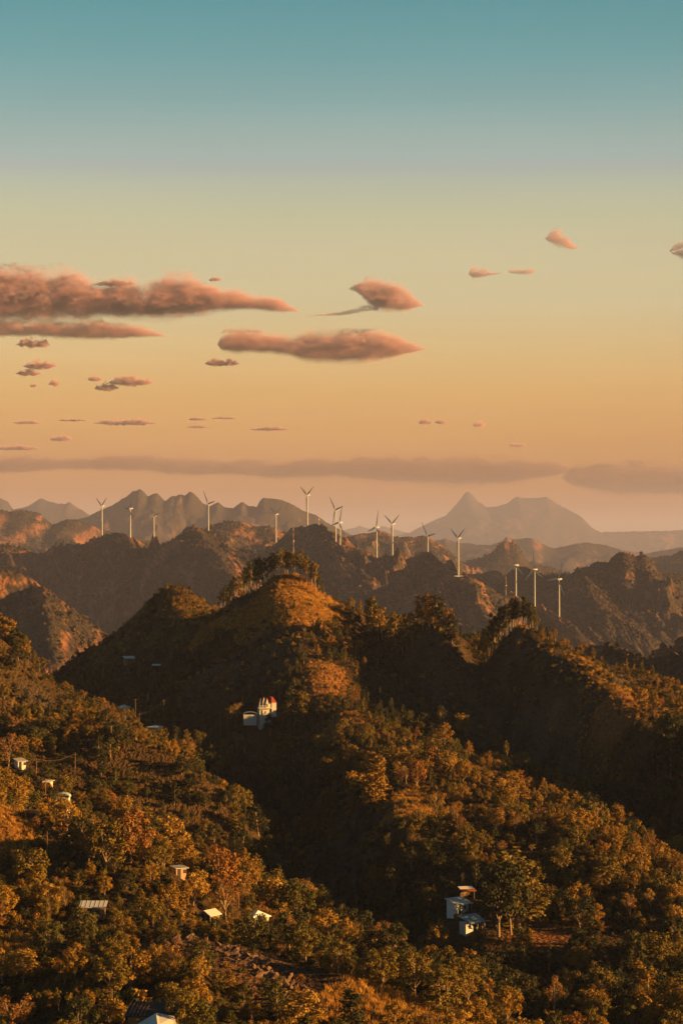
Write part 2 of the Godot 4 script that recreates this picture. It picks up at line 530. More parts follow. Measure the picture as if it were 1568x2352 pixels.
func far_land() -> void:
	# the plain that everything stands on
	var p := PackedVector3Array()
	var c := PackedColorArray()
	for j in 60:
		for i in 60:
			var x := -60000.0 + i * 120000.0 / 59.0
			var z := -87000.0 + j * 90000.0 / 59.0
			p.append(Vector3(x, -420.0 + n_big.get_noise_2d(x * 0.01, z * 0.01) * 20.0, z))
			c.append(Color(0.08, 0.06, 0.035).lerp(Color(0.16, 0.10, 0.05), n_mid.get_noise_2d(x * 0.01, z * 0.01) * 0.5 + 0.5))
	tag(whole("ground", sheet(60, 60, p, c), mats.hill), "hazy lowland plain between the mountain ranges", "", "", "structure")
	# far peaks
	far_range("mountain", "faint horn-shaped peak and long flat-topped massif", [[700, 1262], [880, 1238], [939, 1223], [984, 1201], [1024, 1183], [1049, 1156], [1064, 1136], [1069, 1131], [1074, 1129], [1080, 1132], [1086, 1138], [1096, 1151], [1119, 1166], [1139, 1163], [1164, 1156], [1184, 1141], [1204, 1144], [1224, 1144], [1254, 1141], [1274, 1153], [1299, 1168], [1334, 1186], [1359, 1213], [1379, 1223], [1434, 1221], [1504, 1220], [1568, 1217], [1750, 1225]], 36000, 30, 5500, 3500, 0.34, 95, 950, 0, 11)
	far_range("mountain", "palest low range beyond the horn-shaped peak", [[560, 1250], [780, 1220], [814, 1211], [824, 1206], [849, 1213], [884, 1208], [909, 1216], [960, 1228], [1100, 1240], [1200, 1245]], 46000, 70, 5500, 3500, 0.22, 200, 2000, 0, 12)
	far_range("mountain", "pale bluish double peak beyond the serrated range", [[-150, 1150], [-60, 1140], [0, 1141], [20, 1152], [30, 1169], [65, 1161], [80, 1153], [92, 1142], [115, 1151], [150, 1156], [158, 1150], [175, 1161], [205, 1181], [260, 1200], [420, 1225]], 24000, 25, 3800, 2000, 0.36, 80, 700, 0, 13)
	far_range("mountain", "serrated dark range with five sharp summits behind the turbines", [[60, 1262], [100, 1240], [120, 1204], [160, 1194], [200, 1186], [225, 1174], [260, 1158], [290, 1139], [306, 1127], [322, 1120], [330, 1127], [340, 1139], [350, 1133], [361, 1131], [370, 1140], [378, 1149], [395, 1139], [405, 1138], [415, 1133], [424, 1138], [435, 1127], [441, 1129], [450, 1136], [458, 1146], [465, 1154], [480, 1161], [492, 1157], [500, 1151], [508, 1158], [515, 1164], [535, 1166], [548, 1157], [557, 1151], [565, 1157], [571, 1161], [582, 1161], [590, 1164], [598, 1146], [607, 1142], [645, 1146], [670, 1156], [700, 1174], [725, 1181], [750, 1199], [784, 1216], [830, 1240], [900, 1275]], 14500, 10, 2500, 1700, 0.52, 70, 380, 0, 14)
	far_range("mountain", "hazy shoulder range below the double peak", [[-200, 1170], [-80, 1164], [0, 1168], [20, 1173], [60, 1168], [90, 1176], [105, 1191], [122, 1204], [150, 1194], [180, 1193], [230, 1215], [330, 1240], [420, 1255], [520, 1262]], 9800, 10, 1700, 1200, 0.40, 90, 380, 1, 15)
	far_range("hill", "pale rolling hills below the horn-shaped peak", [[900, 1262], [1000, 1240], [1024, 1235], [1049, 1245], [1094, 1251], [1129, 1251], [1150, 1243], [1161, 1233], [1166, 1232], [1172, 1236], [1184, 1238], [1219, 1234], [1254, 1254], [1269, 1260], [1309, 1251], [1349, 1245], [1384, 1251], [1429, 1264], [1484, 1271], [1568, 1256], [1700, 1250]], 17000, 17, 2200, 1500, 0.32, 110, 580, 1, 16)
	far_range("hill", "ridge with rounded tops behind the middle turbines", [[720, 1260], [784, 1238], [794, 1233], [814, 1229], [835, 1224], [874, 1220], [889, 1224], [905, 1231], [930, 1234], [949, 1234], [975, 1232], [994, 1239], [1010, 1249], [1024, 1258], [1054, 1286], [1075, 1300], [1120, 1330]], 8200, 9, 1300, 900, 0.50, 95, 220, 1, 17)
	far_range("hill", "steep pointed hill standing alone before the pale hills", [[980, 1320], [1029, 1296], [1064, 1291], [1104, 1278], [1129, 1268], [1137, 1258], [1144, 1248], [1152, 1241], [1159, 1239], [1170, 1239], [1179, 1240], [1186, 1247], [1194, 1261], [1204, 1278], [1214, 1290], [1234, 1296], [1259, 1298], [1284, 1310], [1304, 1316], [1360, 1330]], 9000, 9, 1300, 900, 0.55, 60, 240, 0, 18)
	far_range("hill", "slope with red landslip scars behind the fourth and fifth turbines", [[400, 1260], [440, 1222], [470, 1211], [500, 1201], [520, 1196], [540, 1193], [560, 1198], [575, 1206], [605, 1206], [645, 1216], [680, 1236], [740, 1262]], 6800, 8, 1100, 700, 0.48, 75, 220, 1, 19)
	# the ridges that carry the turbines
	far_range("hill", "long dark ridge carrying the first four turbines", [[-120, 1255, 5600], [0, 1246, 5600], [30, 1250, 5600], [65, 1258, 5600], [90, 1270, 5600], [110, 1262, 5600], [125, 1254, 5600], [155, 1246, 5600], [180, 1250, 5600], [205, 1248, 5600], [220, 1238, 5600], [235, 1232, 5620], [245, 1226, 5600], [265, 1221, 5500], [280, 1226, 5450], [295, 1229, 5400], [310, 1238, 5390], [325, 1246, 5450], [350, 1254, 5560], [370, 1254, 5500], [385, 1247, 5400], [400, 1239, 5320], [415, 1229, 5280], [425, 1211, 5260], [436, 1208, 5240], [450, 1207, 5240], [460, 1219, 5240], [465, 1227, 5240], [490, 1233, 5240], [520, 1248, 5200], [550, 1266, 5160], [575, 1281, 5120], [590, 1291, 5100], [640, 1330, 5060], [700, 1370, 5000], [760, 1400, 5000]], 5400, 7, 1250, 600, 0.50, 105, 170, 1, 20,
		[[[450, 1210, 5230], [475, 1250, 5010], [510, 1290, 4850], [535, 1330, 4700], [545, 1370, 4550]], [[245, 1228, 5590], [255, 1290, 5250], [280, 1330, 5050]]])
	far_range("hill", "brown hill with erosion scars under the middle turbines", [[540, 1330, 5250], [585, 1281, 5250], [620, 1257, 5280], [645, 1237, 5300], [670, 1212, 5310], [700, 1209, 5312], [715, 1207, 5312], [730, 1204, 5290], [750, 1216, 5200], [771, 1246, 5100], [784, 1250, 5060], [814, 1264, 5030], [844, 1280, 5010], [864, 1287, 4990], [880, 1279, 4985], [900, 1279, 4980], [914, 1266, 4990], [930, 1271, 5000], [944, 1282, 5010], [959, 1271, 5030], [974, 1269, 5060], [989, 1269, 5000], [1009, 1289, 4850], [1034, 1308, 4700], [1054, 1321, 4562], [1084, 1328, 4540], [1114, 1353, 4530], [1154, 1368, 4540], [1189, 1372, 4550], [1225, 1392, 4562], [1260, 1402, 4500], [1284, 1415, 4457], [1310, 1436, 4400], [1349, 1467, 4350], [1384, 1492, 4300], [1430, 1540, 4250]], 5000, 6, 1250, 600, 0.46, 95, 150, 1, 21,
		[[[735, 1206, 5280], [760, 1260, 5000], [800, 1300, 4850], [850, 1330, 4700]], [[1070, 1322, 4560], [1085, 1345, 4450], [1095, 1390, 4300], [1120, 1430, 4150], [1150, 1460, 4050]], [[1005, 1330, 4560], [1015, 1370, 4400], [1030, 1420, 4200]]])
	far_range("hill", "dark double-topped hill with bushy summit and red slip scars", [[1000, 1352, 6200], [1054, 1326, 6200], [1074, 1318, 6150], [1104, 1315, 6100], [1134, 1309, 6000], [1149, 1312, 5950], [1156, 1323, 5900], [1174, 1306, 5800], [1194, 1296, 5700], [1219, 1306, 5600], [1249, 1321, 5500], [1284, 1316, 5450], [1324, 1313, 5400], [1349, 1301, 5350], [1364, 1288, 5300], [1394, 1296, 5250], [1399, 1288, 5230], [1404, 1281, 5220], [1416, 1273, 5210], [1434, 1268, 5200], [1454, 1277, 5200], [1459, 1278, 5200], [1474, 1272, 5200], [1489, 1281, 5200], [1500, 1296, 5200], [1510, 1311, 5200], [1534, 1316, 5200], [1568, 1322, 5200], [1700, 1330, 5200]], 5500, 7, 1400, 600, 0.50, 95, 210, 0, 22, [[[1345, 1302, 5340], [1345, 1350, 5000], [1370, 1390, 4800], [1400, 1410, 4650]]])
	far_range("hill", "hazy ridge at the frame edge behind the double-topped hill", [[1380, 1300], [1480, 1281], [1540, 1276], [1568, 1262], [1700, 1250]], 8800, 30, 900, 600, 0.4, 60, 260, 0, 23)
	far_range("hill", "dark mountain flank with one sunlit orange spur face", [[-150, 1290, 3200], [-60, 1300, 3200], [0, 1306, 3200], [45, 1311, 3200], [75, 1331, 3200], [100, 1351, 3180], [130, 1376, 3150], [165, 1411, 3120], [195, 1441, 3100], [215, 1481, 3080], [222, 1500, 3070], [260, 1570, 3050]], 3200, 5, 900, 500, 0.62, 46, 130, 1, 24,
		[[[90, 1345, 3185], [105, 1355, 3120], [107, 1400, 3000], [112, 1450, 2880], [125, 1500, 2760]]])
	far_range("hill", "low dark hill with a pale cliff cut into its side", [[1180, 1560, 1750], [1300, 1502, 1750], [1349, 1480, 1740], [1384, 1482, 1720], [1424, 1490, 1700], [1454, 1499, 1690], [1484, 1514, 1680], [1509, 1508, 1660], [1534, 1506, 1650], [1568, 1506, 1640], [1700, 1500, 1600]], 1700, 4, 460, 200, 0.62, 18, 60, 0, 25)
	far_range("hill", "shaded hillside rising at the frame edge beyond the cliff", [[1500, 1530], [1535, 1500], [1552, 1484], [1568, 1468], [1640, 1400], [1800, 1330]], 2400, 7, 500, 300, 0.55, 26, 90, 0, 26)

# bushes and small trees on those hills, too far to tell apart one by one
func hill_scrub() -> void:
	var spots := []
	for r in range_tops:
		var d: float = r[6]
		if d > 13000.0:
			continue
		var p: PackedVector3Array = r[0]
		var c: PackedColorArray = r[1]
		var cols: int = r[2]
		var rows: int = r[3]
		var cell: float = r[4]
		var per := 0.0085 * cell * (p[cols].z - p[0].z) * (1.0 if d > 2600.0 else 2.2)
		for j in range(1, rows - 1):
			for i in range(1, cols - 1):
				var k := j * cols + i
				var q := p[k]
				if absf(q.x) > -q.z * 0.15 + 40.0 or q.y < -330.0:
					continue
				var want := per * clampf(1.25 - c[k].r * 6.0, 0.05, 1.0) * (0.4 + 1.2 * clampf(n_mid.get_noise_2d(q.x * 0.6, q.z * 0.6) * 2.0 + 0.5, 0.0, 1.0))
				while want > 0.0:
					if rng.randf() < want:
						var off := Vector3(rng.randf() - 0.5, 0, rng.randf() - 0.5) * cell
						spots.append(q.lerp(p[k + 1], off.x / cell + 0.5).lerp(p[k + cols], clampf(off.z / cell, 0.0, 0.5)))
					want -= 1.0
	var mm := MultiMesh.new()
	mm.transform_format = MultiMesh.TRANSFORM_3D
	mm.use_colors = true
	mm.mesh = scrub_mesh()
	mm.instance_count = spots.size()
	for i in spots.size():
		var s := (2.6 + 5.5 * rng.randf() * rng.randf())
		mm.set_instance_transform(i, Transform3D(Basis(Vector3.UP, rng.randf() * TAU).scaled(Vector3(s, s * rng.randf_range(0.8, 1.5), s)), spots[i]))
		var k := rng.randf()
		mm.set_instance_color(i, Color(0.045, 0.038, 0.024).lerp(Color(0.15, 0.080, 0.036), k * k))
	var o := MultiMeshInstance3D.new()
	o.name = "hillside_scrub"
	o.multimesh = mm
	o.material_override = mats.scrub
	add_child(o)
	tag(o, "dark scrub and small trees covering the distant hills", "", "", "stuff")

func scrub_mesh() -> ArrayMesh:
	var m := Mold.new()
	var r := RandomNumberGenerator.new()
	r.seed = 77
	for k in 90:
		var dir := Vector3(r.randfn(), absf(r.randfn()) * 0.9 + 0.05, r.randfn()).normalized()
		var p := dir * Vector3(0.5, 0.8, 0.5) * r.randf_range(0.65, 1.05)
		leaf(m, p, dir, r.randf_range(0.22, 0.36), r)
	return m.mesh(true)

# ---------------------------------------------------------------- plants
func leaf(m: Mold, p: Vector3, facing: Vector3, size: float, r: RandomNumberGenerator) -> void:
	var n := (facing + Vector3(r.randfn(), r.randfn(), r.randfn()) * 0.45).normalized()
	var a := n.cross(Vector3(r.randfn(), r.randfn(), r.randfn())).normalized() * size
	var b := n.cross(a) * r.randf_range(0.45, 0.75)
	var t := r.randf_range(0.62, 1.38)
	m.col = Color(t * r.randf_range(0.92, 1.10), t, t * r.randf_range(0.8, 1.1))
	m.quad(p - a, p - b, p + a, p + b)

func clump(m: Mold, centre: Vector3, radius: Vector3, count: int, size: float, r: RandomNumberGenerator, droop := 0.0) -> void:
	for k in count:
		var dir := Vector3(r.randfn(), r.randfn() + 0.25, r.randfn()).normalized()
		var p := centre + dir * radius * pow(r.randf(), 0.35)
		p.y -= droop * r.randf() * radius.y
		leaf(m, p, (dir + Vector3(0, 0.35, 0)).normalized(), size * r.randf_range(0.7, 1.35), r)

# every kind of tree is one metre high here and is scaled where it stands; a kind is a list of [crown, trunk]
var species := {}
func grow(kind: String, seed_: int) -> Array:
	var r := RandomNumberGenerator.new()
	r.seed = seed_
	var m := Mold.new()
	var t := Mold.new()
	var lean := Vector3(r.randf_range(-0.05, 0.05), 0, r.randf_range(-0.05, 0.05))
	match kind:
		"broadleaf":
			var wide := r.randf_range(0.30, 0.40)
			t.tube([Vector3.ZERO, Vector3(0, 0.2, 0) + lean * 0.4, Vector3(0, 0.5, 0) + lean, Vector3(0, 0.78, 0) + lean], [0.026, 0.02, 0.013, 0.004])
			for k in 17:
				var a := k * 2.4 + r.randf()
				var up := 0.34 + 0.56 * (k / 16.0) + r.randf_range(-0.04, 0.04)
				var out := wide * sqrt(maxf(0.03, 1.0 - pow((up - 0.52) / 0.44, 2.0))) * r.randf_range(0.55, 0.95)
				var c := Vector3(cos(a) * out, up, sin(a) * out) + lean
				t.tube([Vector3(0, up * 0.45, 0) + lean * 0.5, c * Vector3(0.55, 0.93, 0.55) - Vector3(0, 0.02, 0), c], [0.010, 0.006, 0.002], 4)
				var s := r.randf_range(0.10, 0.165)
				clump(m, c, Vector3(s, s * 0.82, s), 120, 0.026, r, 0.3)
		"slender":
			t.tube([Vector3.ZERO, Vector3(0, 0.35, 0) + lean * 0.5, Vector3(0, 0.95, 0) + lean], [0.017, 0.013, 0.003])
			var y := 0.16
			while y < 0.98:
				var w := 0.135 * sqrt(maxf(0.04, 1.0 - pow((y - 0.45) / 0.56, 2.0))) * r.randf_range(0.7, 1.25)
				for q in 3:
					var a := r.randf() * TAU
					var c := Vector3(cos(a) * w * 0.75, y + r.randf_range(-0.03, 0.03), sin(a) * w * 0.75) + lean * y
					t.tube([Vector3(0, y - 0.05, 0) + lean * y, c], [0.006, 0.002], 4)
					clump(m, c, Vector3(w * 0.62, 0.055, w * 0.62), 46, 0.019, r, 0.8)
				y += 0.062
		"ridge":
			t.tube([Vector3.ZERO, Vector3(0, 0.4, 0) + lean, Vector3(0, 0.75, 0) + lean * 2.0, Vector3(0, 0.97, 0) + lean * 2.0], [0.020, 0.016, 0.010, 0.003])
			for k in 11:
				var a := k * 2.4 + r.randf()
				var up := 0.42 + 0.54 * (k / 10.0)
				var out := 0.15 * r.randf_range(0.3, 1.0) * (1.15 - 0.55 * (up - 0.42))
				var c := Vector3(cos(a) * out, up, sin(a) * out) + lean * 2.0
				t.tube([Vector3(0, up - 0.12, 0) + lean * 1.5, c], [0.007, 0.002], 4)
				var s := r.randf_range(0.055, 0.10)
				clump(m, c, Vector3(s, s * 1.05, s), 95, 0.020, r, 0.2)
		"dry":
			t.tube([Vector3.ZERO, Vector3(0, 0.3, 0) + lean, Vector3(0, 0.6, 0) + lean * 1.6], [0.020, 0.014, 0.007])
			for k in 15:
				var a := k * 2.4 + r.randf()
				var up := r.randf_range(0.5, 0.98)
				var out := r.randf_range(0.12, 0.30) * (1.3 - 0.6 * up)
				var c := Vector3(cos(a) * out, up, sin(a) * out) + lean
				var start := Vector3(0, 0.22 + 0.3 * r.randf(), 0) + lean
				t.tube([start, start.lerp(c, 0.55) + Vector3(0, 0.03, 0), c], [0.010, 0.006, 0.002], 4)
				for q in 5:
					var e := c + Vector3(r.randfn(), absf(r.randfn()) * 0.8, r.randfn()) * 0.055
					t.tube([start.lerp(c, r.randf_range(0.5, 0.95)), e], [0.0035, 0.0012], 3)
				clump(m, c, Vector3(0.10, 0.085, 0.10), 62, 0.017, r, 0.3)
		"shrub":
			for k in 9:
				var a := r.randf() * TAU
				var out := r.randf_range(0.0, 0.42)
				var c := Vector3(cos(a) * out, r.randf_range(0.25, 0.78) * (1.15 - out), sin(a) * out)
				var s := r.randf_range(0.17, 0.30)
				clump(m, c, Vector3(s, s * 0.9, s), 44, 0.062, r, 0.4)
				t.tube([Vector3(0, 0, 0), c], [0.012, 0.004], 3)
		"spiky":
			for k in 70:
				var a := r.randf() * TAU
				var out := r.randf_range(0.12, 0.5)
				var foot := Vector3(cos(a) * 0.05, 0, sin(a) * 0.05)
				var tip := Vector3(cos(a) * out, r.randf_range(0.55, 1.0), sin(a) * out)
				var side := Vector3(-sin(a), 0.1, cos(a)) * 0.035
				var w := r.randf_range(0.7, 1.3)
				m.col = Color(w, w, w * 0.9)
				m.quad(foot - side, foot.lerp(tip, 0.6) + Vector3(0, 0.06, 0) - side, tip, foot.lerp(tip, 0.6) + Vector3(0, 0.06, 0) + side)
		"banana":
			t.tube([Vector3.ZERO, Vector3(0, 0.5, 0)], [0.05, 0.035])
			for k in 9:
				var a := k * 2.4
				var out := r.randf_range(0.25, 0.5)
				var top := Vector3(0, 0.48, 0)
				var mid := Vector3(cos(a) * out * 0.45, r.randf_range(0.85, 1.05), sin(a) * out * 0.45)
				var tip := Vector3(cos(a) * out, r.randf_range(0.55, 0.95), sin(a) * out)
				var side := Vector3(-sin(a), 0, cos(a)) * 0.075
				m.col = Color(1, 1, 1) * r.randf_range(0.8, 1.2)
				m.quad(top, mid - side, tip, mid)
				m.quad(top, mid, tip, mid + side)
	var tm: ArrayMesh = t.mesh() if t.v.size() else null
	return [m.mesh(true), tm]

# foliage colours (linear): amber, olive, deep green, rust, straw, moss
const LEAF := [[0.215, 0.118, 0.015], [0.130, 0.090, 0.014], [0.034, 0.035, 0.012], [0.205, 0.090, 0.020], [0.290, 0.168, 0.028], [0.068, 0.061, 0.013]]
const LEAF_WORD := ["amber", "olive", "dark green", "rusty", "golden", "mossy"]

func make_mats() -> void:
	for i in LEAF.size():
		var m := StandardMaterial3D.new()
		m.vertex_color_use_as_albedo = true
		m.albedo_color = lin(LEAF[i][0], LEAF[i][1], LEAF[i][2])
		m.roughness = 0.7
		m.metallic_specular = 0.25
		m.backlight_enabled = true
		m.backlight = lin(0.20, 0.15, 0.05)
		mats["leaf%d" % i] = m
	var lm := StandardMaterial3D.new()
	lm.vertex_color_use_as_albedo = true
	lm.roughness = 0.7
	lm.metallic_specular = 0.25
	lm.backlight_enabled = true
	lm.backlight = lin(0.20, 0.15, 0.05)
	mats.leaves = lm
	var sm := StandardMaterial3D.new()
	sm.vertex_color_use_as_albedo = true
	sm.roughness = 0.85
	sm.metallic_specular = 0.2
	mats.scrub = sm
	mats.bark = paint(0.20, 0.135, 0.085, 0.9)
	var soil := StandardMaterial3D.new()
	soil.vertex_color_use_as_albedo = true
	soil.roughness = 0.95
	soil.metallic_specular = 0.15
	soil.albedo_texture = noise_tex(3, 0.02, 5, Color(0.72, 0.70, 0.66), Color(1.0, 1.0, 1.0))
	soil.uv1_triplanar = true
	soil.uv1_world_triplanar = true
	soil.uv1_scale = Vector3.ONE * 0.045
	soil.heightmap_enabled = true
	soil.heightmap_texture = noise_tex(4, 0.03, 5, Color.BLACK, Color.WHITE)
	soil.heightmap_scale = 160.0
	mats.soil = soil
	var hill := soil.duplicate()
	hill.uv1_scale = Vector3.ONE * 0.006
	hill.heightmap_scale = 450.0
	hill.albedo_texture = noise_tex(8, 0.02, 6, Color(0.68, 0.66, 0.62), Color(1.0, 1.0, 1.0))
	hill.heightmap_texture = noise_tex(9, 0.03, 6, Color.BLACK, Color.WHITE)
	mats.hill = hill
	var white := paint(0.80, 0.79, 0.76, 0.45)
	mats.white = white
	mats.plaster = paint(0.46, 0.44, 0.42, 0.9)
	mats.cream = paint(0.55, 0.42, 0.27, 0.9)
	mats.pink = paint(0.42, 0.22, 0.16, 0.9)
	mats.tin = paint(0.44, 0.43, 0.41, 0.55)
	mats.tin_blue = paint(0.27, 0.32, 0.33, 0.55)
	mats.rust = paint(0.22, 0.065, 0.035, 0.8)
	mats.red = paint(0.34, 0.045, 0.032, 0.8)
	mats.dark = paint(0.02, 0.02, 0.022, 0.6)
	mats.teal = paint(0.03, 0.14, 0.15, 0.6)
	mats.wood = paint(0.16, 0.10, 0.06, 0.9)
	mats.pale_wood = paint(0.34, 0.24, 0.17, 0.9)
	mats.wire = paint(0.05, 0.05, 0.05, 0.6)
	mats.mast_red = paint(0.45, 0.10, 0.07, 0.7)
	mats.concrete = paint(0.50, 0.47, 0.42, 0.9)
	mats.turbine = paint(0.36, 0.355, 0.35, 0.5)
	mats.dark_rock = paint(0.12, 0.075, 0.052, 0.95)
	var rock := paint(0.24, 0.135, 0.085, 0.95)
	rock.albedo_texture = noise_tex(14, 0.02, 4, Color(0.6, 0.6, 0.6), Color(1, 1, 1), 256)
	rock.uv1_triplanar = true
	rock.uv1_scale = Vector3.ONE * 0.35
	mats.rock = rock
	for kind in {"broadleaf": 6, "slender": 5, "ridge": 4, "dry": 4, "shrub": 5, "spiky": 2, "banana": 2}:
		species[kind] = []
		var many: int = {"broadleaf": 6, "slender": 5, "ridge": 4, "dry": 4, "shrub": 5, "spiky": 2, "banana": 2}[kind]
		for k in many:
			species[kind].append(grow(kind, 100 + kind.hash() % 1000 + k * 17))

# where trees stand: [place, height, kind, variant, colour, turn, width factor]
var trees := []
var shrubs := []
var clear_at := []   # [x, z, radius] kept free for houses and poles

func is_clear(x: float, z: float, margin: float) -> bool:
	for c in clear_at:
		if Vector2(x - c[0], z - c[1]).length_squared() < (c[2] + margin) * (c[2] + margin):
			return false
	return true

func crest_place(u: float) -> Vector3:   # on the long skyline of the near hills
	var l: Array = LINES[1]
	for i in l.size() - 1:
		if u <= l[i + 1][0]:
			var t: float = clampf((u - l[i][0]) / float(l[i + 1][0] - l[i][0]), 0.0, 1.0)
			var p := at(u, lerpf(l[i][1], l[i + 1][1], t), lerpf(l[i][2], l[i + 1][2], t))
			return Vector3(p.x, ground(p.x, p.z), p.z)
	return Vector3.ZERO

# shaded hollows, evergreens coloured darker there to deepen the shade: [u, v, half-width in x, half-width in z, in metres]
const SHADE_TONED := [[600, 1850, 22, 50], [380, 1830, 46, 16], [500, 1900, 22, 22], [740, 2060, 26, 40], [900, 2150, 28, 30], [1080, 2260, 40, 26], [1300, 2300, 40, 22], [1520, 1800, 30, 60], [1440, 1900, 16, 30], [330, 1580, 60, 30], [520, 1620, 30, 30], [900, 1620, 12, 60], [60, 1590, 24, 24], [1000, 1680, 22, 30]]
var shade_toned_at := []
func shade_tone(x: float, z: float) -> float:
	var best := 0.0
	for o in shade_toned_at:
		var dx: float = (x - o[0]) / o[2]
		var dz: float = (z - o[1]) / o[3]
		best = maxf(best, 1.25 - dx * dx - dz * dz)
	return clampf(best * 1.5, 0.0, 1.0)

func put_tree(p: Vector3, h: float, kind: String, colour: int, wide := 1.0) -> void:
	trees.append([p, h, kind, rng.randi() % species[kind].size(), colour, rng.randf() * TAU, wide])

func chosen_trees() -> void:
	# the row of tall trees along the skyline left of the grassy summit, and those round it: [u, v of the top]
	for q in [[511, 1355], [518, 1350], [525, 1344], [534, 1336], [545, 1322], [552, 1318], [563, 1304], [570, 1300], [579, 1283], [586, 1288], [596, 1280], [603, 1283], [612, 1280], [618, 1282], [628, 1268], [634, 1270], [644, 1261], [652, 1265], [660, 1264], [668, 1268], [678, 1270], [693, 1264], [702, 1274], [709, 1284], [716, 1288], [724, 1290], [731, 1312], [738, 1330]]:
		var p := crest_place(q[0])
		p += Vector3(rng.randf_range(-1, 1), 0, rng.randf_range(-4, 4))
		p.y = ground(p.x, p.z) - 0.3
		var top: float = (EYE_V - q[1]) / FOC * -p.z
		put_tree(p, clampf(top - p.y, 5.0, 15.0), "ridge", [5, 2, 1, 0][rng.randi() % 4] if q[0] > 640 else [2, 5, 1][rng.randi() % 3], 1.0)
	for q in [[845, 1360], [852, 1356], [868, 1352], [879, 1347], [900, 1386], [908, 1382], [925, 1372], [935, 1376], [948, 1366], [960, 1370], [972, 1362], [985, 1360], [996, 1366], [1010, 1378], [1022, 1392], [1035, 1408]]:
		var p := crest_place(q[0])
		var top: float = (EYE_V - q[1]) / FOC * -p.z
		put_tree(p - Vector3(0, 0.3, 0), clampf(top - p.y, 5.0, 15.0), "slender" if rng.randf() < 0.6 else "ridge", [1, 5, 2, 0][rng.randi() % 4], 1.35)
	for q in [[1112, 1426], [1118, 1422], [1125, 1418], [1131, 1400], [1136, 1390], [1144, 1394], [1152, 1377], [1158, 1390], [1168, 1382], [1176, 1369], [1182, 1372], [1190, 1384], [1199, 1369], [1206, 1378], [1215, 1382], [1222, 1394], [1232, 1410], [1240, 1429], [1258, 1436], [1275, 1440]]:
		var p := crest_place(q[0])
		var top: float = (EYE_V - q[1]) / FOC * -p.z
		put_tree(p - Vector3(0, 0.3, 0), clampf(top - p.y, 5.0, 16.0), "ridge", [2, 5, 2, 1][rng.randi() % 4], 1.0)
	for q in [[-20, 1400], [-8, 1404], [2, 1402], [12, 1416], [22, 1424], [32, 1440], [44, 1452], [54, 1466], [66, 1480], [78, 1492], [92, 1508]]:
		var t: float = q[0]
		var l: Array = LINES[0]
		for i in l.size() - 1:
			if t >= l[i][0] and t <= l[i + 1][0]:
				var k: float = (t - l[i][0]) / float(l[i + 1][0] - l[i][0])
				var p := at(t, 1400, lerpf(l[i][2], l[i + 1][2], k))
				p.y = ground(p.x, p.z) - 0.3
				put_tree(p, clampf((EYE_V - q[1]) / FOC * -p.z - p.y, 5.0, 14.0), "broadleaf" if rng.randf() < 0.5 else "slender", [1, 5, 2, 0][rng.randi() % 4], 1.2)
	var lone := crest_place(238)
	put_tree(lone, 9.0, "ridge", 2, 1.3)
	# trees that stand out by themselves, the last three added to shade the castle: [u, v of the foot, height in metres, kind, colour, width factor]
	for q in [[865, 1862, 17.5, "slender", 0, 1.5], [852, 1868, 14.0, "slender", 4, 1.5], [815, 1893, 8.0, "dry", 3, 1.0], [508, 2078, 13.0, "broadleaf", 3, 0.95], [1144, 2150, 16.5, "broadleaf", 2, 0.85], [1192, 2138, 19.0, "slender", 1, 2.2], [1172, 2146, 17.0, "broadleaf", 2, 0.8], [1214, 2118, 15.0, "slender", 1, 1.7], [462, 1480, 10.0, "slender", 4, 1.3], [470, 1478, 9.0, "slender", 4, 1.3], [545, 1735, 9.0, "dry", 0, 0.9], [540, 1670, 9.5, "dry", 4, 1.0], [523, 1672, 8.0, "dry", 4, 0.8], [1372, 2330, 9.5, "broadleaf", 1, 0.9], [1270, 2345, 8.5, "dry", 3, 0.8], [1330, 2110, 9.0, "broadleaf", 0, 1.0], [1262, 2108, 8.5, "broadleaf", 1, 1.1], [1005, 2190, 8.0, "broadleaf", 4, 0.9], [1013, 2330, 8.0, "slender", 1, 1.8], [1183, 1835, 7.0, "slender", 0, 1.6], [1390, 1775, 8.0, "slender", 4, 1.5], [1328, 1745, 7.0, "slender", 4, 1.4], [1245, 1830, 6.0, "slender", 4, 1.4], [1190, 1505, 6.0, "slender", 4, 1.2], [915, 1510, 5.0, "slender", 4, 1.2], [1020, 1720, 8.5, "broadleaf", 0, 1.0], [1068, 1700, 10.0, "broadleaf", 0, 1.0], [955, 1815, 9.5, "broadleaf", 3, 1.0], [20, 1775, 11.0, "dry", 3, 1.0], [245, 2010, 12.0, "broadleaf", 1, 1.0], [300, 1990, 12.0, "broadleaf", 3, 1.0], [420, 1990, 9.5, "broadleaf", 2, 0.7], [205, 2000, 9.0, "dry", 3, 1.0], [620, 1690, 8.5, "broadleaf", 2, 1.0], [1425, 1800, 7.0, "slender", 0, 1.5], [1440, 1790, 8.0, "slender", 1, 1.6], [1500, 1650, 10.0, "slender", 0, 1.4], [1475, 1640, 9.0, "slender", 4, 1.4], [1560, 1665, 10.0, "slender", 0, 1.6], [428, 2385, 8.5, "broadleaf", 1, 1.0], [452, 2345, 7.5, "broadleaf", 0, 1.0], [468, 2390, 7.0, "broadleaf", 5, 1.1], [668, 1656, 12.0, "slender", 5, 1.4], [680, 1664, 12.5, "slender", 2, 1.5], [692, 1660, 12.0, "slender", 1, 1.4]]:
		var p := hit(q[0], q[1])
		put_tree(p - Vector3(0, 0.2, 0), q[2], q[3], q[4], q[5])

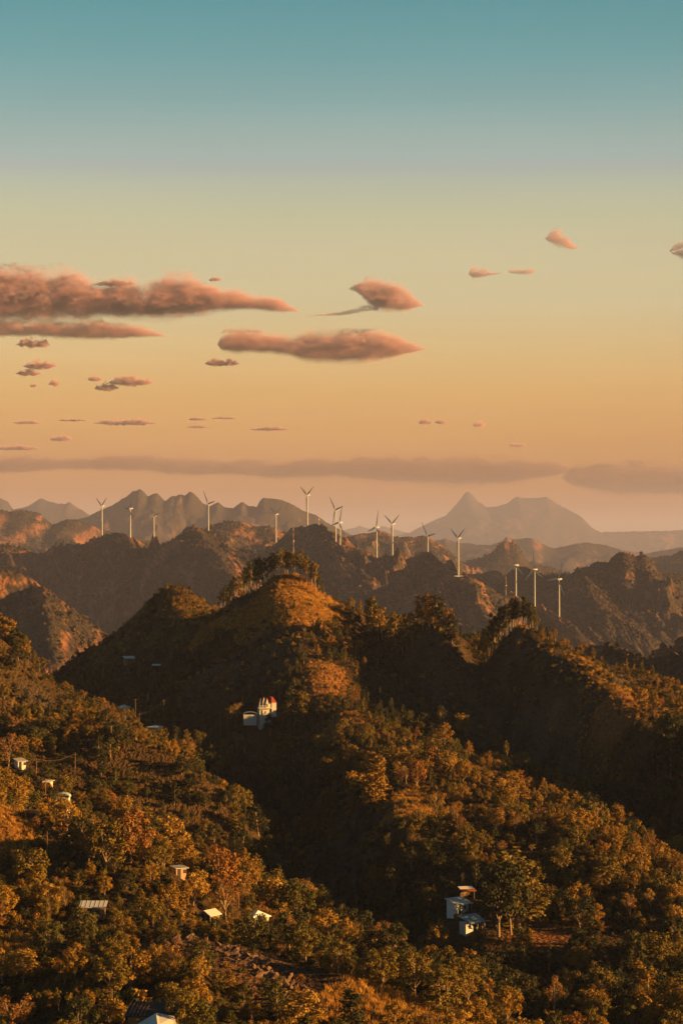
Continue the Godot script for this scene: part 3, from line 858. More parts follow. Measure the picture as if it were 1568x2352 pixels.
func scatter_trees() -> void:
	for o in SHADE_TONED:
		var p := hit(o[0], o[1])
		shade_toned_at.append([p.x, p.z, float(o[2]), float(o[3])])
	var d := 338.0
	while d < 1300.0:
		var step := 4.3
		var x := -0.150 * d - 70.0
		while x < 0.150 * d + 110.0:
			var px := x + rng.randf() * step
			var pz := -d - rng.randf() * step
			x += step
			var o := openness(px, pz)
			var wood := clampf(n_mid.get_noise_2d(px * 0.9 + 50.0, pz * 0.9) * 0.5 + 0.5 + n_fine.get_noise_2d(px * 0.55, pz * 0.55 + 9.0) * 0.55, 0.0, 1.0)
			var thin := 0.92 if o.x < 0.3 else (0.04 if o.y < 1.5 else (0.10 if o.y < 2.5 else (0.30 if o.y < 3.5 else 0.0)))
			if rng.randf() > thin * (0.22 + 1.0 * wood) or not is_clear(px, pz, 2.6):
				continue
			var y := ground(px, pz)
			if d > 800.0 and px > 72.0 and o.x < 0.3 and rng.randf() < 0.45: continue
			# dense broad crowns on the near banks, slim trees on the higher hills
			var high := smoothstep(760.0, 960.0, d)
			var kind := "broadleaf"
			var k := rng.randf()
			if k < lerpf(0.20, 0.66, high): kind = "slender"
			elif k < lerpf(0.34, 0.72, high): kind = "dry"
			elif k < lerpf(0.38, 0.84, high): kind = "ridge"
			var h := (2.7 + 5.9 * pow(rng.randf(), 2.1)) * (1.0 - 0.26 * high) * (0.62 + 0.66 * wood)
			if o.x >= 0.3: h *= 0.75 if o.y < 2.5 else 0.55
			var tone := n_fine.get_noise_2d(px * 0.5, pz * 0.5 + 70.0) + rng.randfn() * 0.35 - 0.22 * high
			var colour := 0
			var dark_tone := shade_tone(px, pz)
			tone -= dark_tone * 0.75  # shade of the hollows put into the leaf colours
			if kind == "dry" and dark_tone > 0.5: kind = "slender"
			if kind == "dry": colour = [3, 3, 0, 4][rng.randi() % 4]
			elif tone < -0.32: colour = 2 if rng.randf() < 0.5 + 0.3 * dark_tone else 5
			elif tone < 0.0: colour = 1
			elif tone < 0.22: colour = 5 if rng.randf() < 0.4 else 0
			elif tone < 0.5: colour = 0
			else: colour = 4 if rng.randf() < 0.6 else 3
			trees.append([Vector3(px, y - 0.25, pz), h, kind, rng.randi() % species[kind].size(), colour, rng.randf() * TAU, rng.randf_range(0.9, 1.35) * (lerpf(1.5, 1.0, high) if kind == "slender" else 1.0)])
		d += step
	d = 336.0
	while d < 1310.0:
		var step := 2.7 if d < 700.0 else 3.4
		var x := -0.147 * d - 45.0
		while x < 0.147 * d + 70.0:
			var px := x + rng.randf() * step
			var pz := -d - rng.randf() * step
			x += step
			var o := openness(px, pz)
			var thin := 0.78 if o.x < 0.3 else (0.20 if o.y < 0.5 else (0.50 if o.y < 1.5 else (0.80 if o.y < 2.5 else (0.9 if o.y < 3.5 else 0.14))))
			if rng.randf() > thin or not is_clear(px, pz, 1.0):
				continue
			var tone := n_fine.get_noise_2d(px * 0.7 + 30.0, pz * 0.7) + rng.randfn() * 0.4 - 0.14 - 0.7 * shade_tone(px, pz)
			var colour := 1
			if tone < -0.34: colour = 2
			elif o.x > 0.3 and o.y > 1.5 and rng.randf() < 0.18: colour = 4
			elif tone < -0.05: colour = 5
			elif tone < 0.25: colour = 1
			elif tone < 0.55: colour = 0
			else: colour = 4 if rng.randf() < 0.5 else 3
			var s := rng.randf_range(0.9, 2.6) * (0.65 if o.x > 0.3 and o.y < 1.5 else 1.0)
			shrubs.append([Vector3(px, ground(px, pz) - 0.15, pz), s, colour, rng.randf() * TAU, rng.randi() % 5])
		d += step

func leaf_color(i: int) -> Color:
	var k := rng.randf_range(0.78, 1.24)
	return Color(LEAF[i][0] * k * rng.randf_range(0.92, 1.08), LEAF[i][1] * k, LEAF[i][2] * k)

const LANDMARKS := [
	["the grassy summit dome", 665, 1350], ["the dark cone-shaped hill", 405, 1350], ["the castle-like house", 610, 1635], ["the grey tin hut", 297, 1516], ["the small pale-roofed hut", 360, 1532], ["the shallow hipped roof", 286, 1620], ["the cream arched house", 357, 1660], ["the bare orange spur", 755, 1590],
	["the wooded knob", 985, 1370], ["the pine crag", 1185, 1390], ["the thin-grassed slope", 1260, 1620], ["the sunlit ridge end", 1450, 1625], ["the grassy knoll", 960, 1850], ["the sandy ledge path", 1190, 1790], ["the white veranda house", 1055, 2055], ["the blue-grey shed roof", 1085, 2110], ["the orange dirt bank", 1250, 2160],
	["the rounded roof on the bank", 145, 1830], ["the gabled hut in the trees", 147, 1872], ["the white wall in the trees", 48, 1745], ["the pink-walled hut", 412, 1998], ["the corrugated roof", 215, 2088], ["the white hipped house", 592, 2110], ["the lone cream wall", 692, 2135], ["the rock outcrop", 560, 2220], ["the two-plane roof", 365, 2340], ["the golden grass point", 890, 2310], ["the brown valley slope", 790, 1960], ["the dark gorge", 650, 1850], ["the shaded corner hill", 1520, 1780], ["the shaded valley floor", 1050, 2250], ["the sunny ridge", 1380, 1960], ["the power pole bank", 320, 1690], ["the dry edge grass", 10, 1910],
]

func wood() -> void:
	chosen_trees()
	scatter_trees()
	# which trees show, and how large: walk from near to far and keep what nearer crowns and the ground leave free
	trees.sort_custom(func(a, b): return a[0].z > b[0].z)
	var covered := PackedByteArray()
	covered.resize(392 * 588)
	var shows := []
	for i in trees.size():
		var t: Array = trees[i]
		var p: Vector3 = t[0]
		var d := -p.z
		var u := p.x / d * FOC + 784.0
		var v0 := EYE_V - p.y / d * FOC
		var v1: float = EYE_V - (p.y + t[1]) / d * FOC
		var half: float = {"broadleaf": 0.36, "slender": 0.13, "ridge": 0.16, "dry": 0.26}[t[2]] * t[1] * t[6] / d * FOC
		var area := 0
		if u > 6.0 and u < 1562.0 and v1 < 2340.0:
			var seen := true
			var top: Vector3 = p + Vector3(0, t[1] * 0.75, 0)
			for s in range(1, 24):
				var q := top * (0.3 + 0.7 * s / 24.0)
				if ground(q.x, q.z) > q.y + 1.0:
					seen = false
					break
			for b in range(maxi(0, int(v1 / 4)), mini(588, int(lerpf(v1, v0, 0.75) / 4) + 1)):
				for a in range(maxi(0, int((u - half) / 4)), mini(392, int((u + half) / 4) + 1)):
					if covered[b * 392 + a] == 0:
						if seen: area += 1
						covered[b * 392 + a] = 1
		shows.append([area, i, u, (v0 + v1) * 0.5])
	shows.sort_custom(func(a, b): return a[0] > b[0])
	var taken := {}
	var count := {"broadleaf": 0, "slender": 0, "ridge": 0, "dry": 0}
	var most := {"broadleaf": 300, "slender": 170, "ridge": 90, "dry": 110}
	var picked := []
	for s in shows:
		var kind: String = trees[s[1]][2]
		if s[0] >= 8 and count[kind] < most[kind]:
			count[kind] += 1
			taken[s[1]] = true
			picked.append(s)
	# words for each: what it looks like, and its count from the nearest landmark
	var order := {}
	for s in picked:
		var best := 0
		var near := 1e9
		for l in LANDMARKS.size():
			var q := Vector2(s[2] - LANDMARKS[l][1], (s[3] - LANDMARKS[l][2]) * 1.2).length()
			if q < near:
				near = q
				best = l
		var du: float = s[2] - LANDMARKS[best][1]
		var dv: float = s[3] - LANDMARKS[best][2]
		var way := ""
		if absf(dv) > absf(du): way = "uphill from" if dv < 0.0 else "downhill from"
		else: way = "on the sunny side of" if du > 0.0 else "on the shady side of"
		var key := "%d%s" % [best, way]
		if not order.has(key): order[key] = []
		order[key].append([near, s, best, way])
	var nth := ["first", "second", "third", "fourth", "fifth", "sixth", "seventh", "eighth", "ninth", "tenth", "eleventh", "twelfth", "thirteenth", "fourteenth", "fifteenth", "sixteenth", "seventeenth", "eighteenth", "nineteenth", "twentieth"]
	var kinds := {"broadleaf": ["broadleaf_tree", "round tree", "broad trees of the wooded slopes"], "slender": ["slender_tree", "slim tree", "slim trees of the hills"], "ridge": ["ridge_tree", "tufted tree", "tufted trees along the crests"], "dry": ["dry_tree", "twiggy tree", "half-bare trees among the woods"]}
	for key in order:
		order[key].sort_custom(func(a, b): return a[0] < b[0])
		var said := {}
		for e in order[key]:
			var t: Array = trees[e[1][1]]
			var words: Array = kinds[t[2]]
			var size := "tall " if t[1] > 9.5 else ("small " if t[1] < 5.2 else "")
			var look: String = size + LEAF_WORD[t[4]] + " " + words[1]
			var n: int = said.get(look, 0)
			said[look] = n + 1
			var label := "%s, %s %s %s" % [look, nth[mini(n, 19)], e[3], LANDMARKS[e[2]][0]]
			if label.replace("-", " ").split(" ").size() > 16: label = label.trim_prefix(size)
			var o := thing(words[0], label, "tree", t[0], t[5], words[2])
			o.scale = Vector3(t[1] * t[6], t[1], t[1] * t[6])
			part("crown", species[t[2]][t[3]][0], mats["leaf%d" % t[4]], o)
			part("trunk", species[t[2]][t[3]][1], mats.bark, o)
	# the others stand as one wood
	var woodland := Node3D.new()
	woodland.name = "woodland"
	add_child(woodland)
	tag(woodland, "dense woodland of small trees filling the hills and valleys", "", "", "stuff")
	for kind in count:
		for k in species[kind].size():
			var mine := []
			for i in trees.size():
				if not taken.has(i) and trees[i][2] == kind and trees[i][3] == k:
					mine.append(trees[i])
			if mine.is_empty(): continue
			for which in 2:
				var mm := MultiMesh.new()
				mm.transform_format = MultiMesh.TRANSFORM_3D
				mm.use_colors = which == 0
				mm.mesh = species[kind][k][which]
				mm.instance_count = mine.size()
				for i in mine.size():
					var t: Array = mine[i]
					mm.set_instance_transform(i, Transform3D(Basis(Vector3.UP, t[5]).scaled_local(Vector3(t[1] * t[6], t[1], t[1] * t[6])), t[0]))
					if which == 0: mm.set_instance_color(i, leaf_color(t[4]))
				var o := MultiMeshInstance3D.new()
				o.name = "foliage" if which == 0 else "trunks"
				o.multimesh = mm
				o.material_override = mats.leaves if which == 0 else mats.bark
				woodland.add_child(o, true)
				tag(o, "", "", "", "stuff")
	var under := Node3D.new()
	under.name = "undergrowth"
	add_child(under)
	tag(under, "shrubs and bushes growing between the trees", "", "", "stuff")
	for k in 5:
		var mine := []
		for s in shrubs:
			if s[4] == k: mine.append(s)
		var mm := MultiMesh.new()
		mm.transform_format = MultiMesh.TRANSFORM_3D
		mm.use_colors = true
		mm.mesh = species.shrub[k][0]
		mm.instance_count = mine.size()
		for i in mine.size():
			var s: Array = mine[i]
			mm.set_instance_transform(i, Transform3D(Basis(Vector3.UP, s[3]).scaled_local(Vector3(s[1] * 1.1, s[1], s[1] * 1.1)), s[0]))
			mm.set_instance_color(i, leaf_color(s[2]))
		var o := MultiMeshInstance3D.new()
		o.name = "foliage"
		o.multimesh = mm
		o.material_override = mats.leaves
		under.add_child(o, true)
		tag(o, "", "", "", "stuff")

func grass() -> void:
	var m := Mold.new()
	var r := RandomNumberGenerator.new()
	r.seed = 9
	for k in 16:
		var a := r.randf() * TAU
		var foot := Vector3(r.randfn(), 0, r.randfn()) * 0.22
		var side := Vector3(cos(a), 0, sin(a)) * 0.05
		var tip := foot + Vector3(r.randfn() * 0.22, r.randf_range(0.5, 1.0), r.randfn() * 0.22)
		m.col = Color(1, 1, 1) * r.randf_range(0.7, 1.3)
		m.tri(foot - side, tip, foot + side)
	var spots := []
	for o in open_at:
		if o[4] >= 2: continue
		if o[4] == 1 and o[1] > -620.0: continue
		var many := int(o[2] * o[3] * (6.5 if o[4] == 0 else 2.2))
		for k in many:
			var a := rng.randf() * TAU
			var q := sqrt(rng.randf()) * 1.15
			var x: float = o[0] + cos(a) * q * o[2]
			var z: float = o[1] + sin(a) * q * o[3]
			if openness(x, z).x > 0.2 and is_clear(x, z, 0.3):
				spots.append(Vector3(x, ground(x, z) - 0.05, z))
				if z > -460.0: spots.append(Vector3(x + 0.3, ground(x, z) + 0.35, z))
	var mm := MultiMesh.new()
	mm.transform_format = MultiMesh.TRANSFORM_3D
	mm.use_colors = true
	mm.mesh = m.mesh(true)
	mm.instance_count = spots.size()
	for i in spots.size():
		var s := rng.randf_range(0.5, 1.0) + 1.1 * pow(rng.randf(), 4.0)
		mm.set_instance_transform(i, Transform3D(Basis(Vector3.UP, rng.randf() * TAU).scaled(Vector3(s, s * 0.9, s)), spots[i]))
		mm.set_instance_color(i, Color(0.52, 0.27, 0.045).lerp(Color(0.16, 0.085, 0.026), rng.randf()))
	var o := MultiMeshInstance3D.new()
	o.name = "dry_grass"
	o.multimesh = mm
	o.material_override = mats.leaves
	add_child(o)
	tag(o, "dry golden grass on the summit dome, spurs and knolls", "", "", "stuff")

# ---------------------------------------------------------------- wind turbines
# [u of the tower, v of the hub, v of the foot, distance, turn of the first blade, label]
const TURBINES := [
	[235, 1162, 1232, 5620, 60, "white wind turbine standing at the shady end of the first ridge, blades in a Y"],
	[300, 1168, 1240, 5390, 30, "white wind turbine with one blade lying level, second on the long dark ridge"],
	[354, 1185, 1254, 5560, 80, "lowest white wind turbine on the long dark ridge, in its saddle"],
	[479, 1157, 1232, 5240, 82, "white wind turbine beside the orange slip on the knobby crest"],
	[634, 1181, 1252, 5700, 60, "white wind turbine half hidden behind the brown hill shoulder"],
	[706, 1137, 1210, 5312, 61, "white wind turbine on the brown hill summit, highest of all"],
	[771, 1171, 1247, 5100, 78, "white wind turbine just below the brown summit, crossing its neighbour's blade"],
	[781, 1200, 1278, 5030, 20, "white wind turbine lower down the brown hill, one blade pointing up"],
	[865, 1211, 1290, 4990, 15, "white wind turbine in the dip after the brown hill"],
	[901, 1203, 1281, 5030, 60, "white wind turbine with Y blades before the hazy rounded ridge"],
	[982, 1231, 1308, 5030, 82, "white wind turbine in front of the two small dark knobs"],
	[1052, 1236, 1322, 4562, 60, "white wind turbine on a pale pad above the orange slope"],
	[1184, 1298, 1378, 4550, 0, "white wind turbine rising behind the crag with ragged pines"],
	[1227, 1308, 1394, 4562, -5, "white wind turbine on the thin sunlit crest past the pine crag"],
	[1283, 1330, 1418, 4457, 25, "lowest white wind turbine, last down the thin sunlit crest"],
]

func turbines() -> void:
	var blade := Mold.new()   # one metre long, pointing up, the flat to the wind
	var st := [[0.0, 0.03, 0.022], [0.06, 0.034, 0.020], [0.2, 0.125, 0.018], [0.5, 0.090, 0.014], [0.8, 0.060, 0.011], [1.0, 0.024, 0.006]]
	for i in st.size() - 1:
		var a: Array = st[i]
		var b: Array = st[i + 1]
		var ring := func(s: Array) -> Array: return [Vector3(-s[1] * 0.35, s[0], 0), Vector3(0, s[0], s[2]), Vector3(s[1] * 0.65, s[0], 0), Vector3(0, s[0], -s[2])]
		var ra: Array = ring.call(a)
		var rb: Array = ring.call(b)
		for k in 4:
			var q := (k + 1) % 4
			blade.quad(ra[k], rb[k], rb[q], ra[q])
	var blade_mesh := blade.mesh()
	var hub := Mold.new()
	hub.tube([Vector3(0, 0, -1.2), Vector3(0, 0, 0.4), Vector3(0, 0, 1.4), Vector3(0, 0, 1.9)], [1.5, 1.55, 1.0, 0.2], 10)
	var hub_mesh := hub.mesh()
	var nac := Mold.new()
	nac.hexa([Vector3(-1.5, -1.4, -7.5), Vector3(1.5, -1.4, -7.5), Vector3(1.8, -1.8, 0), Vector3(-1.8, -1.8, 0), Vector3(-1.3, 1.5, -7.5), Vector3(1.3, 1.5, -7.5), Vector3(1.7, 1.8, 0), Vector3(-1.7, 1.8, 0)])
	nac.box(Vector3(-0.15, 1.7, -6.4), Vector3(0.15, 3.0, -6.1))
	var nac_mesh := nac.mesh()
	var paintwork: Material = mats.turbine
	for t in TURBINES:
		var foot := at(t[0], t[2], t[3])
		var top := at(t[0], t[1], t[3])
		var h := top.y - foot.y
		var o := thing("wind_turbine", t[5], "wind turbine", foot, 0.0, "wind turbines along the ridges")
		var tower := Mold.new()
		tower.tube([Vector3(0, -24, 0), Vector3(0, 0, 0), Vector3(0, h * 0.5, 0), Vector3(0, h - 1.5, 0)], [1.55, 1.5, 1.2, 0.9], 12)
		part("tower", tower.mesh(), paintwork, o)
		var head := part("nacelle", nac_mesh, paintwork, o)
		head.position = Vector3(0, h, 0)
		head.scale = Vector3.ONE * 0.78
		head.rotation.y = deg_to_rad(-62.0 if t[0] != 1052 else -68.0)
		var hb := part("hub", hub_mesh, paintwork, head)
		hb.position = Vector3(0, 0, 2.4)
		for k in 3:
			var b := part("blade", blade_mesh, paintwork, head)
			b.position = Vector3(0, 0, 2.6)
			b.rotation = Vector3(0, 0, -deg_to_rad(t[4] + 120.0 * k))
			b.scale = Vector3(47, 47, 47)
	var pad := Mold.new()
	var c := at(1054, 1322.5, 4556)
	pad.box(Vector3(-9, -2.0, -6), Vector3(11, 0.4, 6))
	var po := whole("concrete_pad", pad.mesh(), mats.concrete)
	po.position = c
	tag(po, "pale concrete pad around the foot of a ridge turbine", "concrete pad")

func mast(u: float, v_top: float, v_foot: float, d: float, label: String) -> void:
	var foot := at(u, v_foot, d)
	var h := (v_foot - v_top) / FOC * d
	var o := thing("lattice_mast", label, "mast", foot)
	var bays := 8
	for b in bays:
		var m := Mold.new()
		var y0 := h * b / bays - (12.0 if b == 0 else 0.0)
		var y1 := h * (b + 1) / bays
		var w0 := lerpf(0.9, 0.4, float(b) / bays)
		var w1 := lerpf(0.9, 0.4, float(b + 1) / bays)
		for k in 3:
			var a := TAU * k / 3.0
			var a2 := TAU * (k + 1) / 3.0
			m.tube([Vector3(cos(a) * w0, y0, sin(a) * w0), Vector3(cos(a) * w1, y1, sin(a) * w1)], [0.11, 0.11], 4)
			m.tube([Vector3(cos(a) * w0, y0, sin(a) * w0), Vector3(cos(a2) * w1, y1, sin(a2) * w1)], [0.06, 0.06], 3)
		part("mast_section", m.mesh(), mats.mast_red if b % 2 else mats.concrete, o)
	var dish := Mold.new()
	dish.tube([Vector3(0.9, h * 0.34, 1.0), Vector3(1.0, h * 0.34, 1.6)], [0.2, 0.9], 10)
	part("dish", dish.mesh(), mats.white, o)

# ---------------------------------------------------------------- houses
func reserve(p: Vector3, r: float) -> void:
	clear_at.append([p.x, p.z, r])

func opening(o: Node, called: String, lo: Vector3, hi: Vector3, mat: Material) -> void:
	var m := Mold.new()
	m.box(lo, hi)
	part(called, m.mesh(), mat, o)

func walls(o: Node, w: float, l: float, h: float, mat: Material) -> void:
	var m := Mold.new()
	m.box(Vector3(-w / 2, -2.5, -l / 2), Vector3(w / 2, h, l / 2))
	part("wall", m.mesh(), mat, o)

func ribs(o: Node, a: Vector3, b: Vector3, c: Vector3, d: Vector3, count: int, mat: Material) -> void:   # standing ribs of a metal sheet that runs from edge a-b down to edge d-c
	for k in count:
		var t := (k + 0.5) / count
		var m := Mold.new()
		var p := a.lerp(b, t) + Vector3(0, 0.03, 0)
		var q := d.lerp(c, t) + Vector3(0, 0.03, 0)
		m.tube([p, q], [0.035, 0.035], 4)
		part("roof_rib", m.mesh(), mat, o)

func gable(o: Node, w: float, l: float, h: float, rise: float, over: float, mat: Material, wall: Material) -> void:   # ridge along z
	var y := h - over * rise / (w / 2)
	var a := w / 2 + over
	var z := l / 2 + over
	var m := Mold.new()
	m.slab(Vector3(-a, y, -z), Vector3(0, h + rise, -z), Vector3(0, h + rise, z), Vector3(-a, y, z), 0.12)
	part("roof_plane", m.mesh(), mat, o)
	m = Mold.new()
	m.slab(Vector3(0.002, h + rise, -z), Vector3(a, y, -z), Vector3(a, y, z), Vector3(0.002, h + rise, z), 0.12)
	part("roof_plane", m.mesh(), mat, o)
	m = Mold.new()
	for s in [-1.0, 1.0]:
		var e: float = s * l / 2
		m.hexa([Vector3(-w / 2, h - 0.1, e - 0.06), Vector3(w / 2, h - 0.1, e - 0.06), Vector3(w / 2, h - 0.1, e + 0.055), Vector3(-w / 2, h - 0.1, e + 0.055), Vector3(-0.05, h + rise - 0.16, e - 0.06), Vector3(0.05, h + rise - 0.16, e - 0.06), Vector3(0.05, h + rise - 0.16, e + 0.055), Vector3(-0.05, h + rise - 0.16, e + 0.055)])
	part("gable_end", m.mesh(), wall, o)

func hipped(o: Node, w: float, l: float, h: float, rise: float, over: float, mat: Material) -> void:
	var a := w / 2 + over
	var z := l / 2 + over
	var r := maxf(0.2, z - a)
	var p := [Vector3(-a, h, -z), Vector3(a, h, -z), Vector3(a, h, z), Vector3(-a, h, z), Vector3(0, h + rise, -r), Vector3(0, h + rise, r)]
	var faces := [[p[0], p[4], p[1]], [p[2], p[5], p[3]]]
	for f in faces:
		var m := Mold.new()
		m.tri(f[0], f[1], f[2])
		m.tri(f[2] - Vector3(0, 0.12, 0), f[1] - Vector3(0, 0.12, 0), f[0] - Vector3(0, 0.12, 0))
		m.quad(f[0], f[2], f[2] - Vector3(0, 0.12, 0), f[0] - Vector3(0, 0.12, 0))
		part("roof_plane", m.mesh(), mat, o)
	for f in [[p[3], p[5], p[4], p[0]], [p[1], p[4], p[5], p[2]]]:
		var m := Mold.new()
		m.quad(f[0], f[1], f[2], f[3])
		m.quad(f[3] - Vector3(0, 0.12, 0), f[2] - Vector3(0, 0.12, 0), f[1] - Vector3(0, 0.12, 0), f[0] - Vector3(0, 0.12, 0))
		m.quad(f[0], f[3], f[3] - Vector3(0, 0.12, 0), f[0] - Vector3(0, 0.12, 0))
		part("roof_plane", m.mesh(), mat, o)

func small_house(u: float, v: float, label: String, w: float, l: float, h: float, turn: float, roof: String, roof_mat: Material, wall_mat: Material, called := "house", rise := 1.0) -> Node3D:
	var p := hit(u, v)
	reserve(p, maxf(w, l) * 0.5)
	if u > 200.0 and absf(u - 482.0) > 5.0:
		for k in 4: reserve(p + Vector3(0, 0, 3.0 + 3.0 * k), maxf(w, l) * (0.42 if u > 560.0 else 0.12))
	var o := thing(called, label, "house" if called.ends_with("house") else "hut", p, deg_to_rad(turn))
	walls(o, w, l, h, wall_mat)
	match roof:
		"gable": gable(o, w, l, h, rise, 0.35, roof_mat, wall_mat)
		"hip": hipped(o, w, l, h, rise, 0.4, roof_mat)
		"lean":
			var m := Mold.new()
			m.slab(Vector3(-w / 2 - 0.4, h + rise, -l / 2 - 0.4), Vector3(w / 2 + 0.4, h + rise, -l / 2 - 0.4), Vector3(w / 2 + 0.4, h + 0.02, l / 2 + 0.6), Vector3(-w / 2 - 0.4, h + 0.02, l / 2 + 0.6), 0.1)
			part("roof", m.mesh(), roof_mat, o)
			ribs(o, Vector3(-w / 2 - 0.4, h + rise, -l / 2 - 0.4), Vector3(w / 2 + 0.4, h + rise, -l / 2 - 0.4), Vector3(w / 2 + 0.4, h + 0.02, l / 2 + 0.6), Vector3(-w / 2 - 0.4, h + 0.02, l / 2 + 0.6), 6, roof_mat)
	opening(o, "door", Vector3(-0.9, -0.2, l / 2), Vector3(-0.1, 1.8, l / 2 + 0.05), mats.dark)
	opening(o, "window", Vector3(0.5, 0.8, l / 2), Vector3(1.3, 1.6, l / 2 + 0.05), mats.dark)
	return o

func castle() -> void:
	var p := hit(612, 1662)
	reserve(p, 5.0)
	for k in 6: reserve(p + Vector3(-0.5, 0, 5.0 + 4.0 * k), 3.0)
	var o := thing("castle_house", "white castle-like house with red gabled turrets in the dark hollow", "house", p, deg_to_rad(12))
	var m := Mold.new()
	m.box(Vector3(-3.0, -3.0, -2.6), Vector3(1.6, 5.2, 2.2))
	part("main_wall", m.mesh(), mats.plaster, o)
	m = Mold.new()
	m.box(Vector3(1.61, -3.0, -2.2), Vector3(3.4, 7.4, 2.6))
	part("tower_wall", m.mesh(), mats.plaster, o)
	m = Mold.new()   # the tower's one-sided red roof
	m.hexa([Vector3(1.5, 7.41, -2.3), Vector3(3.5, 7.41, -2.3), Vector3(3.5, 7.41, 2.7), Vector3(1.5, 7.41, 2.7), Vector3(1.5, 9.6, -2.3), Vector3(2.0, 9.6, -2.3), Vector3(2.0, 9.6, 2.7), Vector3(1.5, 9.6, 2.7)])
	part("tower_roof", m.mesh(), mats.red, o)
	m = Mold.new()
	m.box(Vector3(-3.5, 5.21, -1.0), Vector3(1.55, 5.5, 3.2))
	part("balcony", m.mesh(), mats.plaster, o)
	m = Mold.new()
	m.box(Vector3(-0.2, 5.51, 1.6), Vector3(1.5, 7.0, 2.4))
	part("parapet", m.mesh(), mats.plaster, o)
	for k in 3:
		var x := -2.9 + k * 1.15
		var h: float = 7.4 + [0.0, 0.5, 0.1][k]
		m = Mold.new()
		m.box(Vector3(x, 5.51, -0.6 + k * 0.5), Vector3(x + 0.9, h, 1.6 + k * 0.5))
		m.hexa([Vector3(x, h, 1.0 + k * 0.5), Vector3(x + 0.9, h, 1.0 + k * 0.5), Vector3(x + 0.9, h, 1.595 + k * 0.5), Vector3(x, h, 1.595 + k * 0.5), Vector3(x + 0.43, h + 1.5, 1.0 + k * 0.5), Vector3(x + 0.47, h + 1.5, 1.0 + k * 0.5), Vector3(x + 0.47, h + 1.5, 1.595 + k * 0.5), Vector3(x + 0.43, h + 1.5, 1.595 + k * 0.5)])
		var turret := part("turret", m.mesh(), mats.plaster, o)
		m = Mold.new()
		m.slab(Vector3(x - 0.12, h - 0.1, -0.7 + k * 0.5), Vector3(x + 0.45, h + 1.75, -0.7 + k * 0.5), Vector3(x + 0.45, h + 1.75, 1.5 + k * 0.5), Vector3(x - 0.12, h - 0.1, 1.5 + k * 0.5), 0.12)
		m.slab(Vector3(x + 0.452, h + 1.75, -0.7 + k * 0.5), Vector3(x + 1.02, h - 0.1, -0.7 + k * 0.5), Vector3(x + 1.02, h - 0.1, 1.5 + k * 0.5), Vector3(x + 0.452, h + 1.75, 1.5 + k * 0.5), 0.12)
		part("turret_roof", m.mesh(), mats.red, turret)
		m = Mold.new()
		m.box(Vector3(x + 0.25, 5.9, 1.6 + k * 0.5), Vector3(x + 0.65, 6.9, 1.65 + k * 0.5))
		part("turret_window", m.mesh(), mats.dark, turret)
	opening(o, "doorway", Vector3(-2.5, 2.6, 2.2), Vector3(-1.9, 4.6, 2.25), mats.dark)
	opening(o, "window", Vector3(-1.0, 3.2, 2.2), Vector3(-0.6, 4.2, 2.25), mats.dark)
	opening(o, "window", Vector3(1.0, 3.9, 2.2), Vector3(1.4, 4.6, 2.25), mats.dark)
	for k in 9:
		var q := Mold.new()
		q.box(Vector3(-3.45 + k * 0.36, 5.505, 3.05), Vector3(-3.38 + k * 0.36, 6.3, 3.12))
		part("baluster", q.mesh(), mats.plaster, o)
	var rail := Mold.new()
	rail.box(Vector3(-3.5, 6.305, 3.03), Vector3(-0.4, 6.4, 3.14))
	part("rail", rail.mesh(), mats.plaster, o)
	# low round-backed shed roof beside it
	var sp := p + Vector3(-6.2, 0, 0.5)
	sp.y = ground(sp.x, sp.z)
	reserve(sp, 3.5)
	reserve(sp + Vector3(0, 0, 4), 3.0)
	var s := thing("vaulted_shed", "low shed with curved blue-grey roof beside the castle-like house", "shed", Vector3(sp.x, p.y + 1.2, sp.z))
	walls(s, 5.0, 3.4, 1.6, mats.plaster)
	for k in 6:
		var a0 := PI * k / 6.0
		var a1 := PI * (k + 1) / 6.0
		var r := Mold.new()
		r.slab(Vector3(-cos(a0) * 2.8, 1.61 + sin(a0) * 1.1, -2.0), Vector3(-cos(a1) * 2.8, 1.61 + sin(a1) * 1.1, -2.0), Vector3(-cos(a1) * 2.8, 1.61 + sin(a1) * 1.1, 2.0), Vector3(-cos(a0) * 2.8, 1.61 + sin(a0) * 1.1, 2.0), 0.08)
		part("roof_sheet", r.mesh(), mats.tin, s)

